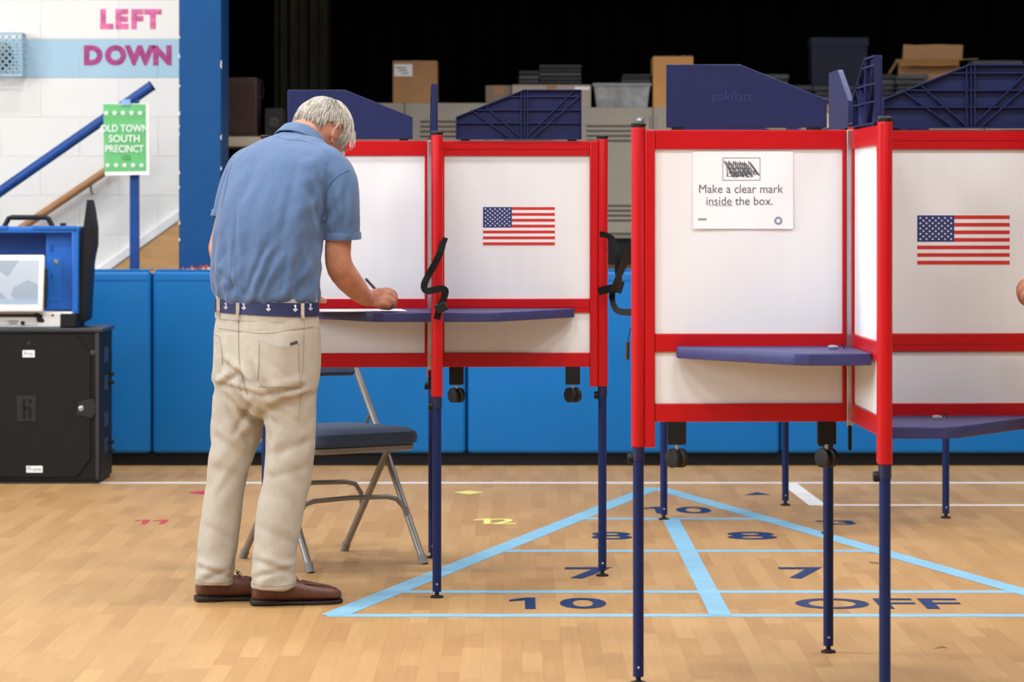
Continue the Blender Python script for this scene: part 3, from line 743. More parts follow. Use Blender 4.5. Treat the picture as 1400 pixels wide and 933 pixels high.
pts = [P(*q) for q in ((862, 338, 9.4), (853, 362, 9.6), (843, 385, 9.9), (837, 402, 10.1), (838, 414, 10.1), (843, 424, 10), (852, 427, 9.6), (866, 427, 9.0))]
MB().ribbon(pts, .02, .0025, [X, X, X, X, Vector((.8, 0, -.4)), Vector((.3, 0, .9)), Z, Z], 5).build('webbing', blackstrap, s2)
MB().box(P(846, 392, d2-.04), (.03, .014, .045), Matrix.Rotation(.3, 3, 'Y')).build('buckle', black, s2, bevel=.004)
s3 = thing('release_pin', 'small black pin hanging on a cord at the left post of the near booth', 'pin', P(857, 492, 8.4))
MB().tube([P(862, 448, 8.4), P(860, 458, 8.4), P(858, 470, 8.4)], .0015, 6).build('cord', black, s3)
MB().tube([P(858, 468, 8.4), P(857.5, 492, 8.4)], .006, 10).build('pin_body', mat('dark_pin_metal', S(70, 66, 66), .4, .5), s3, smooth=True)
for (x, y, d, lb) in ((1140, 474, 8.15, 'small pen on a cord on the near booth table'), (1282, 570, 8.2, 'small pen clip on the low table of the near booth')):
    o = thing('tethered_pen', lb, 'pen', P(x, y+4, d))
    q = P(x, y+1.5, d); zt_ = .9 if x < 1200 else .715
    q.z = zt_+.006
    MB().tube([q-X*.014, q, q+X*.012], [.005, .006, .003], 10).build('pen_body', mat('pen_grey', S(150, 150, 165), .35), o, smooth=True)
    MB().tube([q+X*.012, q+Vector((.02, .01, .012)), q+Vector((.026, .02, .002)), q+Vector((.03, .03, -.004))], .0012, 6).build('pen_cord', black, o, smooth=True)

# ------------------------------------------------------------------ folding chair
chm = mat('grey_chair_steel', S(136, 132, 126), .38, .5, .06, 15)
pad = mat('blue_grey_seat_fabric', S(58, 74, 98), .85, 0, .35, 180, .5, 260)
ch = thing('folding_chair', 'grey metal folding chair with blue grey padded seat behind the man', 'chair', (-.645, 11.25, 0))
side, fwd = Vector((.82, .572, 0)), Vector((.545, -.838, 0))
def C(a, bb_, z): return Vector((-.645, 11.25, 0))+side*a+fwd*bb_+Z*z
for s in (-1, 1):
    lg = MB().tube([C(s*.235, .25, .012), C(s*.225, -.03, .44), C(s*.215, -.24, .74), C(s*.2, -.262, .79)], .0125, 12).build('front_leg', chm, ch, smooth=True)
    MB().tube([C(s*.236, .257, 0), C(s*.2345, .24, .03)], .0155, 12).build('leg_cap', mat('grey_leg_cap', S(120, 116, 112), .6), lg, smooth=True)
    lg = MB().tube([C(s*.215, -.27, .012), C(s*.21, .06, .41)], .0125, 12).build('rear_leg', chm, ch, smooth=True)
    MB().tube([C(s*.215, -.276, 0), C(s*.215, -.258, .03)], .0155, 12).build('leg_cap', MATS['grey_leg_cap'], lg, smooth=True)
    MB().tube([C(s*.222, -.09, .53), C(s*.218, -.14, .45), C(s*.215, -.1, .41)], .007, 8).build('hinge_link', chm, ch, smooth=True)
def crossbar(b0, z0, w, slope):
    return [C(-w, b0+.0, z0-.09), C(-w+.01, b0-.01*slope, z0-.045), C(-w+.04, b0-.02*slope, z0-.01), C(-w+.08, b0-.022*slope, z0), C(0, b0-.025*slope, z0+.004), C(w-.08, b0-.022*slope, z0), C(w-.04, b0-.02*slope, z0-.01), C(w-.01, b0-.01*slope, z0-.045), C(w, b0, z0-.09)]
MB().tube(crossbar(.158, .235, .232, 1), .009, 10).build('cross_bar', chm, ch, smooth=True)
MB().tube(crossbar(-.145, .27, .214, -1), .009, 10).build('cross_bar', chm, ch, smooth=True)
def rrect(w0, w1, b0, b1, r, z, n=6):
    out = []
    for (cx, cy, a0) in ((w1-r, b1-r, 0), (-w1+r, b1-r, 90), (-w0+r, b0+r, 180), (w0-r, b0+r, 270)):
        for k in range(n+1):
            a = math.radians(a0+90*k/n); out.append((cx+r*math.cos(a), cy+r*math.sin(a)))
    return [C(x, y, z) for x, y in out]
MB().rings([rrect(.185, .215, -.17, .235, .06, .405), rrect(.195, .225, -.18, .245, .06, .41), rrect(.195, .225, -.18, .245, .06, .425)]).build('seat_pan', chm, ch, smooth=True)
MB().rings([rrect(.19, .218, -.175, .238, .06, .425), rrect(.202, .236, -.187, .256, .07, .435), rrect(.204, .238, -.189, .258, .07, .458), rrect(.198, .232, -.183, .252, .07, .474), rrect(.18, .212, -.165, .232, .07, .485), rrect(.14, .17, -.12, .19, .06, .489)]).build('seat_cushion', pad, ch, smooth=True)
v = []; R = []
for k in range(13):
    a = -.205+.41*k/12; bow = -.03*(1-(a/.205)**2)
    cc = [(-.188, .655), (-.2, .65), (-.268, .775), (-.26, .79), (-.245, .785), (-.178, .665)]
    R.append([C(a, q+bow, z) for q, z in cc])
MB().rings(R).build('backrest', pad, ch, bevel=.004)

# ------------------------------------------------------------------ ballot box and scanner
bm_ = mat('black_moulded_box', S(19, 19, 19), .55, 0, .1, 12, .25, 400, spec=.25)
edge = mat('dark_grey_edge_trim', S(48, 50, 56), .35)
YB = 14.4; XR = P(137, 500, YB).x; XL = XR-.78; zt = P(0, 449, YB).z
bx = thing('ballot_box', 'black wheeled ballot box with lockable front door', 'ballot box', ((XL+XR)/2, YB+.2, 0))
MB().ab((XL, YB+.012, .012), (XR, YB+.43, zt-.02)).build('box_body', bm_, bx, bevel=.008)
MB().ab((XL-.01, YB, zt-.02), (XR+.012, YB+.44, zt)).build('top_rim', edge, bx, bevel=.006)
dr = MB().prism([(XL+.02, .03), (XR-.11, .03), (XR-.045, .115), (XR-.045, zt-.115), (XR-.11, zt-.035), (XL+.02, zt-.035)], (0, YB+.004, 0), X, Z, (0, .012, 0)).build('front_door', bm_, bx, bevel=.003)
MB().ab((XR-.022, YB+.003, .02), (XR-.006, YB+.012, zt-.022)).build('corner_strip', edge, bx, bevel=.002)
MB().ab((XL+.01, YB+.02, 0), (XR-.01, YB+.42, .013)).build('base_skid', rubber, bx)
p = P(111, 559, YB-.004)
MB().prism([(-.045, -.03), (.03, -.045), (.045, -.02), (.045, .02), (.03, .045), (-.03, .03)], p+X*.02+Y*.004, X, Z, (0, .005, 0)).build('latch_plate', mat('deep_black', S(24, 24, 25), .5), dr, bevel=.002)
MB().lathe(p+Y*.003, [(.012, 0), (.012, .006), (.006, .008), (.005, .003)], 16, (0, -1, 0)).build('lock', silver, dr, smooth=True)
p = P(127, 483, YB); MB().lathe(p+Y*.01, [(.014, 0), (.012, .008), (.004, .01)], 14, (0, -1, 0)).build('bolt', edge, bx, smooth=True)
p = P(39, 470, YB); MB().lathe(p+Y*.004, [(.012, 0), (.01, .003)], 14, (0, -1, 0)).build('plug', MATS['deep_black'], dr, smooth=True)
for (x, y, w, h, tx) in ((39, 484, .055, .032, 'Fro'), (47, 642, .074, .03, 'Front')):
    p = P(x, y, YB-.0005); l = MB().box(p+Y*.003, (w, .001, h)).build('paper_label', paper, dr)
    text('handwriting', tx, .028, ink, p+Y*.0018, X, Z, l, ext=.0002)
p = P(36, 559, YB+.0025)
MB().prism([(-.043, -.058), (.043, -.058), (.043, .058), (-.043, .058)], p, X, Z, (0, .003, 0)).build('emblem_plate', MATS['deep_black'], dr, bevel=.002)
b = MB(); b.box(p+Vector((-.012, -.002, 0)), (.012, .004, .085)); b.box(p+Vector((.016, -.002, -.02)), (.012, .004, .045)); b.box(p+Vector((.002, -.002, .004)), (.03, .004, .012)); b.box(p+Vector((.016, -.002, .035)), (.012, .004, .015))
b.build('emblem', bm_, dr, bevel=.001)
for z in (.13, .25, .42, .55):
    MB().ab((XR+.001, YB+.12, z), (XR+.004, YB+.26, z+.07)).build('side_recess', edge, bx, bevel=.001)
for z in (.12, .16, .44, .48): MB().ab((XR, YB+.3, z), (XR+.022, YB+.34, z+.016)).build('hinge_knuckle', black, bx, bevel=.003)

sn = thing('ballot_scanner', 'blue clamshell ballot scanner with tilted touch screen on the black ballot box', 'ballot scanner', ((XL+XR)/2, YB+.2, zt))
blu = mat('scanner_blue_plastic', S(24, 104, 196), .4, 0, .05, 8); blud = mat('scanner_deep_blue_plastic', S(24, 82, 160), .4, 0, .05, 8)
gw = mat('scanner_warm_white_plastic', S(222, 222, 218), .45)
d = YB+.05
zb_ = zt+.001
def R_(x0, y0, x1, y1, d0, d1, name, m, par, bev=.004, segs=2):
    a, c = P(x0, y1, d0), P(x1, y0, d0)
    return MB().ab((a.x, d0, max(a.z, zb_)), (c.x, d1, c.z)).build(name, m, par, bevel=bev, segs=segs)
bs = R_(-130, 427, 98, 449, d, d+.32, 'base_tray', gw, sn, .008)
R_(-100, 434, 50, 445, d-.004, d+.01, 'ballot_slot_bezel', mat('slot_grey', S(206, 206, 203), .4), bs, .003)
R_(-95, 430, 58, 433.5, d-.006, d+.01, 'ballot_slot', black, bs, .001)
MB().prism([(0, 0), (.02, -.03), (.045, -.03), (.05, -.022), (.024, .012), (.004, .012)], P(46, 432, d-.003), X, Z, (0, .004, 0)).build('slot_guide', black, bs)
for k in range(2): MB().box(P(18, 439.5+k*3, d-.0052), (.05-.014*k, .0004, .005)).build('print', ink, bs)
MB().lathe(P(31, 442, d-.005), [(.01, 0), (.01, .001)], 12, (0, -1, 0)).build('round_mark', black, bs)
MB().prism([(-.008, .006), (.008, .006), (0, -.006)], P(72, 432, d-.001), X, Z, (0, .002, 0)).build('arrow_mark', black, bs)
R_(82, 429, 104, 448, d-.004, d+.3, 'corner_block', black, sn, .005)
# lid standing upright behind: back wall, top lip, side wall
ld = R_(-130, 312, 108, 430, d+.26, d+.29, 'lid', blud, sn, .006)
R_(-130, 310, 108, 319, d+.06, d+.29, 'lid_top_wall', blu, ld, .008, 3)
R_(-128, 309, 10, 314, d+.052, d+.09, 'lid_lip', blu, ld, .003); R_(44, 309, 104, 314, d+.052, d+.09, 'lid_lip', blu, ld, .003)
R_(98, 314, 107, 430, d+.06, d+.29, 'lid_side_wall', blu, ld, .006)
pn = R_(63, 318, 99, 424, d+.13, d+.26, 'side_compartment', blu, sn, .004)
R_(66, 352, 85, 412, d+.126, d+.132, 'compartment_door', mat('scanner_door_blue', S(28, 110, 200), .4), pn, .002)
MB().lathe(P(77, 358, d+.126), [(.012, 0), (.011, .006), (.003, .007)], 14, (0, -1, 0)).build('key_lock', silver, pn, smooth=True)
for y in (336, 374): R_(69, y, 72, y+8, d+.124, d+.132, 'hinge', blud, pn, .001)
# handle on top
MB().tube([P(6, 310, d+.2), P(12, 298.5, d+.2), P(16, 297.5, d+.2), P(62, 297.5, d+.2), P(66, 299, d+.2), P(72, 310, d+.2)], .012, 8).build('carry_handle', black, sn, smooth=True)
R_(82, 305, 89, 311, d+.1, d+.14, 'top_latch', black, sn, .003)
# black lid flap seen on edge at the right side
MB().prism([(0, 0), (.055, .03), (.07, .3), (.086, .38), (.086, .46), (.074, .54), (.064, .588), (.060, .588), (.043, .46), (.018, .1)], P(101, 447, d+.1), X, Z, (0, .22, 0)).build('side_flap', black, sn, bevel=.006)
# touch screen
rot = Matrix.Rotation(-.18, 3, 'X')
cs = P(18, 388, d-.02)
tsr = MB().box(cs, (.285, .03, .265), rot).build('touch_screen', gw, sn, bevel=.008)
MB().box(cs+rot @ Vector((.147, .01, -.02)), (.014, .03, .18), rot).build('screen_side_grip', black, tsr, bevel=.003)
em = bpy.data.materials.new('lit_screen'); em.use_nodes = True; nt_ = em.node_tree; bs_ = nt_.nodes['Principled BSDF']
tcn = nt_.nodes.new('ShaderNodeTexCoord'); vo = nt_.nodes.new('ShaderNodeTexVoronoi'); vo.inputs['Scale'].default_value = 9; nt_.links.new(tcn.outputs['Object'], vo.inputs['Vector'])
rp = nt_.nodes.new('ShaderNodeValToRGB'); rp.color_ramp.interpolation = 'CONSTANT'
rp.color_ramp.elements[0].color = (*S(216, 226, 238), 1); rp.color_ramp.elements[1].position = .3; rp.color_ramp.elements[1].color = (*S(246, 249, 252), 1)
q = rp.color_ramp.elements.new(.55); q.color = (*S(176, 190, 206), 1)
sp = nt_.nodes.new('ShaderNodeSeparateColor'); nt_.links.new(vo.outputs['Color'], sp.inputs[0]); nt_.links.new(sp.outputs[0], rp.inputs[0])
nt_.links.new(rp.outputs[0], bs_.inputs['Emission Color']); bs_.inputs['Emission Strength'].default_value = .75
bs_.inputs['Base Color'].default_value = (.05, .05, .06, 1); bs_.inputs['Roughness'].default_value = .15
MB().box(cs+rot @ Vector((0, -.0155, .005)), (.235, .002, .2), rot).build('screen', em, tsr)
MB().box(cs+rot @ Vector((0, -.0168, -.086)), (.235, .001, .02), rot).build('screen_bar', mat('screen_bar_print', S(150, 172, 200), .2), tsr)

# ------------------------------------------------------------------ the man at the booth
skin = mat('weathered_skin', S(188, 130, 104), .55, 0, .17, 24, .15, 300)
polo = mat('blue_pique_cotton', S(74, 100, 138), .85, 0, .06, 60, .35, 900, sheen=.2)
khaki = mat('stone_khaki_twill', S(178, 170, 156), .85, 0, .05, 50, .3, 700)
khakid = mat('khaki_stitching', S(146, 135, 114), .9)
hairm = mat('silver_grey_hair', S(196, 189, 178), .55, 0, .22, 90)
hairm2 = mat('dark_grey_hair', S(130, 122, 112), .55, 0, .2, 90)
leather = mat('brown_leather', S(96, 56, 41), .42, 0, .2, 30, .2, 200)
sole = mat('dark_brown_sole', S(30, 21, 18), .6)
beltm = mat('navy_ribbon_belt', S(26, 34, 80), .7, 0, .08, 60)
MP = P(364, 430, 10.08)
man = thing('person', 'man in blue polo shirt and khaki trousers bent over the booth writing', 'person', (MP.x, MP.y, 0))

def crm(pts, k=4):
    """Catmull-Rom through tuples of numbers"""
    out = []; n = len(pts)
    for i in range(n-1):
        p0, p1, p2, p3 = pts[max(i-1, 0)], pts[i], pts[i+1], pts[min(i+2, n-1)]
        for j in range(k):
            t = j/k
            out.append(tuple(.5*((2*b)+(c-a)*t+(2*a-5*b+4*c-d)*t*t+(3*b-a-3*c+d)*t**3) for a, b, c, d in zip(p0, p1, p2, p3)))
    out.append(tuple(pts[-1])); return out
def limb(mb, L, k=4, seg=20):
    """L: (pixel x, pixel y, depth, radius)"""
    q = crm(L, k); mb.tube([P(a, b, c) for a, b, c, r in q], [r for *_, r in q], seg)
def trunk(mb, L, k=4, seg=40, grow=0, pw=2.3):
    """L: (pixel row, left px, right px, depth, half depth, yaw deg)"""
    R = []
    for (y, xl, xr, d, hb, yaw) in crm(L, k):
        yw = math.radians(yaw); hx = (xr-xl)/2*d/F; cx = (xl+xr)/2
        c = P(cx, y, d); a = math.sqrt(max(1e-5, hx*hx-(hb*math.sin(yw))**2))/math.cos(yw)
        a += grow; hb += grow
        fd = Vector((math.sin(yw), math.cos(yw), 0)); ld = Vector((math.cos(yw), -math.sin(yw), 0)); r = []
        for i in range(seg):
            t = 2*math.pi*i/seg; ct, s_ = math.cos(t), math.sin(t)
            e = 2/pw; r.append(c+ld*a*math.copysign(abs(ct)**e, ct)+fd*hb*math.copysign(abs(s_)**e, s_))
        R.append(r)
    mb.rings(R)

TOR = [(417, 300, 430, 10.08, .122, 34), (408, 294, 436, 10.08, .139, 34), (394, 290, 435, 10.08, .142, 34), (375, 290, 437, 10.08, .145, 33), (350, 291, 438, 10.08, .142, 32),
       (320, 294, 439, 10.085, .138, 31), (290, 299, 444, 10.10, .135, 30), (265, 304, 452, 10.13, .135, 30), (240, 310, 464, 10.16, .13, 30),
       (220, 317, 470, 10.185, .12, 30), (206, 330, 460, 10.21, .105, 30), (195, 350, 444, 10.235, .085, 32), (187, 368, 432, 10.255, .065, 34), (181, 385, 422, 10.265, .045, 36)]
HC = P(441, 187, 10.37)                                             # head centre
hy, hp_ = math.radians(46), math.radians(38)
hf = Vector((math.sin(hy)*math.cos(hp_), math.cos(hy)*math.cos(hp_), -math.sin(hp_)))
hu = Vector((math.sin(hy)*math.sin(hp_), math.cos(hy)*math.sin(hp_), math.cos(hp_)))
hr_ = hf.cross(hu)
def H(f_, r, u): return HC+hf*f_+hr_*r+hu*u

# --- body: one continuous skin surface
b = MB()
trunk(b, [(y, xl+10, xr-10, d, hb*.82, w) for (y, xl, xr, d, hb, w) in TOR], 2, 28)
trunk(b, [(535, 340, 390, 10.08, .045, 40), (500, 305, 425, 10.08, .1, 38), (450, 303, 424, 10.08, .105, 36), (410, 308, 420, 10.08, .1, 34)], 3, 28)
limb(b, [(335, 440, 10.12, .06), (326, 560, 10.13, .062), (313, 650, 10.12, .05), (301, 720, 10.12, .045), (293, 785, 10.125, .03), (292, 797, 10.13, .028)])
limb(b, [(392, 440, 10.04, .065), (394, 560, 10.03, .066), (391, 650, 10.02, .052), (380, 720, 10.02, .046), (371, 785, 10.025, .03), (368, 799, 10.028, .028)])
for hx_, hy_, dx_, dy_ in ((P(345, 828, 10.015).x, 10.015, .97, .24), (P(269, 822, 10.12).x, 10.115, .95, .3)):
    dd = Vector((dx_, dy_, 0)).normalized(); b.ell(Vector((hx_, hy_, .052))+dd*.095, (dd*.075, Vector((dd.y, -dd.x, 0))*.026, Z*.022))
# arms
limb(b, [(440, 226, 10.13, .04), (458, 240, 10.1, .048), (466, 285, 10.08, .046), (463, 325, 10.08, .043), (462, 350, 10.08, .042), (465, 366, 10.095, .044), (474, 380, 10.14, .0425), (487, 395, 10.22, .037), (497, 405, 10.29, .029), (503, 408, 10.32, .027)])
limb(b, [(345, 218, 10.3, .04), (328, 238, 10.3, .046), (314, 290, 10.29, .041), (304, 325, 10.275, .037), (301, 344, 10.27, .0375), (312, 356, 10.285, .037), (350, 374, 10.34, .034), (392, 392, 10.40, .028), (404, 397, 10.42, .026)])
# right hand: palm and five fingers closing on the pen
def pt(x, y, d): return P(x, y, d)
def palm(mb, rings):
    R = []
    for (c0, u, w) in rings:
        R.append([c0+u*math.cos(2*math.pi*k/16)+w*math.sin(2*math.pi*k/16) for k in range(16)])
    mb.rings(R)
# u: across the knuckles (pinky side near and low -> index side high and far), w: thickness (palm - back)
ac = Vector((.15, .45, .78)).normalized(); bk = Vector((-.2, -.86, .5)).normalized()
palm(b, [(P(499, 407, 10.305), ac*.026, bk*.023), (P(506, 407.5, 10.325), ac*.03, bk*.021), (P(515, 407, 10.345), ac*.037, bk*.02), (P(523, 407, 10.362), ac*.039, bk*.018), (P(527, 408, 10.37), ac*.03, bk*.012)])
def finger(mb, pts, r):
    q = crm([(x, y, d, rr) for (x, y, d), rr in zip(pts, r)], 4); mb.tube([P(a, bb_, c) for a, bb_, c, rr in q], [rr for *_, rr in q], 12)
    e = q[-1]; mb.ell(P(*e[:3]), ((e[3], 0, 0), (0, e[3], 0), (0, 0, e[3])), 10, 8)
finger(b, [(519, 399, 10.375), (530, 397.5, 10.392), (539, 402, 10.41), (540, 411, 10.42), (537, 418, 10.425)], [.0115, .011, .0105, .0096, .0085])      # index
finger(b, [(520, 404, 10.364), (532, 402.5, 10.378), (540, 409, 10.395), (538, 417, 10.41), (533, 421, 10.418)], [.012, .0115, .0108, .0098, .0086])       # middle
finger(b, [(519, 410, 10.352), (531, 409.5, 10.362), (538, 415, 10.378), (533, 420.5, 10.39), (526, 420.5, 10.395)], [.0115, .0112, .0104, .0094, .0084])  # ring
finger(b, [(516, 415, 10.342), (526, 415.5, 10.35), (531, 420, 10.362), (525, 421.5, 10.375), (519, 420.5, 10.38)], [.0098, .0092, .0086, .0078, .007])   # pinky
finger(b, [(506, 403, 10.345), (514, 402, 10.385), (524, 406, 10.41), (534, 413, 10.425)], [.014, .0125, .0108, .009])                                    # thumb
# left hand lying on the ballot
palm(b, [(P(402, 397, 10.42), Vector((.0, .025, .004)), Vector((.002, 0, .021))), (P(411, 403, 10.43), Vector((-.01, .037, .0)), Vector((.003, 0, .016))), (P(421, 409, 10.445), Vector((-.012, .038, 0)), Vector((.004, 0, .013)))])
for k, (dy, L_) in enumerate(((-.03, .05), (-.01, .062), (.011, .066), (.031, .058))):
    p0 = P(419, 408.5, 10.445+dy); q = [p0, p0+Vector((L_*.45, .006, .006)), p0+Vector((L_*.8, .01, -.004)), p0+Vector((L_, .012, -.012))]
    q = [Vector((a.x, a.y, max(a.z, .938))) for a in q]
    b.tube(q, [.0098, .0092, .0085, .0075], 12)
p0 = P(406, 400, 10.46); b.tube([p0, p0+Vector((.03, .03, .0)), p0+Vector((.055, .035, -.012))], [.0125, .0105, .0085], 12)
# neck and head
nc = P(414, 191, 10.30); na = Vector((.35, .45, .82)).normalized()
b.tube([nc-na*.09, nc-na*.03, nc+na*.02, H(-.035, 0, -.055), H(-.015, 0, 0)], [.066, .062, .06, .058, .06], 20)
b.ell(H(-.012, 0, .018), (hf*.098, hr_*.075, hu*.1), 28, 18)       # skull
b.ell(H(.028, 0, -.035), (hf*.062, hr_*.06, hu*.082), 24, 14)       # face
b.ell(H(.045, 0, -.085), (hf*.042, hr_*.045, hu*.034), 20, 12)      # jaw
b.ell(H(.075, 0, -.1), (hf*.018, hr_*.022, hu*.016), 14, 10)        # chin
b.ell(H(.079, 0, .012), (hf*.016, hr_*.05, hu*.012), 16, 10)        # brow
b.tube([H(.083, 0, .004), H(.097, 0, -.022), H(.112, 0, -.042), H(.095, 0, -.048)], [.007, .009, .0125, .009], 12)   # nose
for s in (-1, 1):
    b.ell(H(.1, s*.011, -.045), (hf*.01, hr_*.008, hu*.008), 10, 8)
    b.ell(H(.07, s*.04, -.03), (hf*.02, hr_*.022, hu*.018), 12, 8)    # cheek
    # ear: outer rim and lobe
    E = [H(-.004+f_, s*(.076+o_), u_) for f_, o_, u_ in [(1.2*q1, 1.5*q2, 1.2*q3) for q1, q2, q3 in ((.006, 0, .004), (.004, .006, .022), (-.012, .012, .03), (-.026, .015, .02), (-.028, .014, 0), (-.02, .01, -.018), (-.006, .005, -.03), (.004, .002, -.026))]]
    b.tube(E, [.005, .005, .0052, .0052, .005, .005, .0065, .005], 10)
    b.ell(H(-.012, s*.077, 0), (hf*.018, hr_*.005, hu*.024), 12, 8)
b.ell(H(.091, 0, -.066), (hf*.011, hr_*.023, hu*.006), 14, 8); b.ell(H(.089, 0, -.077), (hf*.011, hr_*.02, hu*.0065), 14, 8)   # lips
def eyes_dent(p, n):
    d = Vector((0, 0, 0)); q = p-HC; f_, r, u_ = q.dot(hf), q.dot(hr_), q.dot(hu)
    if f_ > .04:
        for s in (-1, 1):
            k = math.exp(-(((r-s*.031)/.014)**2+((u_+.01)/.009)**2)); d -= hf*k*.008
    # creases of the neck and loose skin at the elbow
    w = math.exp(-((q.length-.1)/.04)**2) if f_ < 0 and u_ < -.03 else 0
    d += n*w*.0018*math.sin(u_*320+2*noise.noise(p*30))
    d += n*.0009*noise.noise(p*70)
    return d
me = remesh(b, .0042, 5, eyes_dent)
body = link_mesh('body', me, skin, man)
for s in (-1, 1):
    e = MB().ell(H(.078, s*.031, -.01), (hf*.0115, hr_*.0115, hu*.0115), 14, 10).build('eye', mat('eye_white', S(232, 228, 222), .25), man, smooth=True)
    MB().ell(H(.0865, s*.031, -.0115), (hf*.0035, hr_*.0055, hu*.0055), 12, 8).build('iris', mat('iris_blue_grey', S(84, 100, 116), .2), e, smooth=True)
    for k in range(14):
        pass
    MB().tube([H(.088, s*.014, .012), H(.091, s*.03, .019), H(.08, s*.048, .013)], [.003, .0042, .002], 8).build('eyebrow', hairm, man, smooth=True)

# --- hair: close cap plus fine strands flowing from the crown
pole = Vector((-.28, 0, .96)).normalized()
def hairy(v):
    f_, r, u_ = v
    if f_ > .62 and u_ < .52: return False
    if f_ > .25 and u_ < .2-.1*abs(r): return abs(r) > .55 and f_ < .5 and u_ > -.28
    if abs(r) > .55 and -.5 < f_ < .3 and u_ < .06: return f_ > .16 and u_ > -.3
    if u_ < -.5+.45*max(0, abs(r)-.2): return False
    return True
def hpnt(v, g): return H(-.012, 0, .018)+hf*v.x*(.098+g)+hr_*v.y*(.075+g)+hu*v.z*(.1+g)
b = MB(); idx = {}; vv = []; ff = []
n1, n2 = 64, 40
grid = [[Vector((math.sin(math.pi*j/n2)*math.cos(2*math.pi*i/n1), math.sin(math.pi*j/n2)*math.sin(2*math.pi*i/n1), math.cos(math.pi*j/n2))) for i in range(n1)] for j in range(n2+1)]
for j in range(n2):
    for i in range(n1):
        q = [grid[j][i], grid[j][(i+1) % n1], grid[j+1][(i+1) % n1], grid[j+1][i]]
        if sum(hairy(x) for x in q) >= 3:
            k = len(vv); vv += [hpnt(x, .0065) for x in q]; ff.append((k, k+1, k+2, k+3))
hc = b.raw(vv, ff).build('hair', mat('silver_grey_hair_base', S(168, 160, 150), .6, 0, .25, 120), man, smooth=True)
rnd = random.Random(3)
for part, (cnt, mm) in enumerate(((2300, hairm), (900, hairm2), (700, mat('white_hair', S(226, 222, 214), .5, 0, .1, 90)))):
    b = MB(); made = 0; tries = 0
    while made < cnt and tries < 60000:
        tries += 1
        v = Vector((rnd.gauss(0, 1), rnd.gauss(0, 1), rnd.gauss(0, 1))).normalized()
        if not hairy(v): continue
        if part == 1 and v.z > .1 and rnd.random() < .85: continue
        L_ = rnd.uniform(.03, .065); ang = L_/.09; g0 = rnd.uniform(.004, .011); g1 = g0+rnd.uniform(.0, .006)
        ax = (v.cross(v-pole)).normalized() if (v-pole).length > .05 else Vector((0, 1, 0))
        tg = (pole*-1+v*v.dot(pole)).normalized()
        tg = (tg+Vector((0, rnd.gauss(0, .14), 0))+Vector((rnd.gauss(0, .14), 0, 0))); tg = (tg-v*tg.dot(v)).normalized()
        pts = []
        for k in range(5):
            a = ang*k/4; w = v*math.cos(a)+tg*math.sin(a); pts.append(hpnt(w, g0+(g1-g0)*k/4 if k else .003))
        if not hairy((v*math.cos(ang*.8)+tg*math.sin(ang*.8)).normalized()) and rnd.random() < .97: continue
        r0 = rnd.uniform(.0007, .0013)
        b.tube(pts, [r0, r0, r0, r0*.8, r0*.3], 3, cap=False); made += 1
    b.build('strands', mm, hc, smooth=True)
# forelock hanging over the temple
b = MB()
for k in range(60):
    a = H(.04+rnd.uniform(-.012, .025), .056+rnd.uniform(-.006, .01), .05+rnd.uniform(-.012, .02)); l = rnd.uniform(.02, .045)
    o = hf*rnd.uniform(.004, .018)+hr_*rnd.uniform(.002, .008)
    b.tube([a, a+o*.6-hu*l*.3, a+o-hu*l*.65-Z*.004, a+o*1.1-hu*l*.75-Z*l*.25], [.0011, .0011, .0009, .0003], 3, cap=False)
b.build('forelock', MATS['white_hair'], hc, smooth=True)

# --- polo shirt
b = MB(); trunk(b, TOR, 4, 44)
limb(b, [(430, 214, 10.15, .05), (450, 228, 10.115, .062), (463, 250, 10.09, .061), (468, 285, 10.075, .058), (468.5, 326, 10.08, .0585)])
limb(b, [(352, 214, 10.285, .045), (335, 228, 10.3, .053), (323, 250, 10.3, .053), (315, 275, 10.29, .053), (311, 298, 10.285, .0545)])
def an(p, along, s1, s2, seed=0):
    """folds running along a direction"""
    a = along.normalized(); q = p-a*p.dot(a)
    return noise.noise(q*s1+a*(p.dot(a)*s2)+Vector((seed, seed*.7, -seed)))
def creases(sx, sy, L_):
    """pressed folds: segments (x0, y0, x1, y1, depth, width) with a soft ridge on the upper side"""
    d = 0
    for (x0, y0, x1, y1, dp, w) in L_:
        dx, dy = x1-x0, y1-y0; ll = math.hypot(dx, dy); t = ((sx-x0)*dx+(sy-y0)*dy)/(ll*ll)
        if t < -.3 or t > 1.3: continue
        e = ((sx-x0)*dy-(sy-y0)*dx)/ll; tp = max(0, min(1, (t+.25)*3))*max(0, min(1, (1.25-t)*3))
        d += tp*dp*(-math.exp(-(e/w)**2)+.75*math.exp(-((e-2.1*w)/(1.4*w))**2))
    return d
SHC = [(322, 300, 324, 384, .003, 3), (359, 345, 338, 396, .006, 4), (372, 352, 352, 405, .005, 4), (392, 350, 384, 400, .004, 4), (412, 345, 405, 402, .005, 4), (436, 247, 443, 290, .006, 4), (425, 262, 441, 315, .006, 5), (404, 235, 384, 330, .004, 6), (352, 215, 332, 268, .004, 6),
       (305, 330, 318, 398, .005, 4), (432, 330, 415, 368, .005, 4), (438, 352, 424, 396, .005, 3.5), (300, 372, 330, 402, .005, 3.5), (472, 262, 470, 305, .004, 4), (455, 270, 462, 312, .004, 4)]
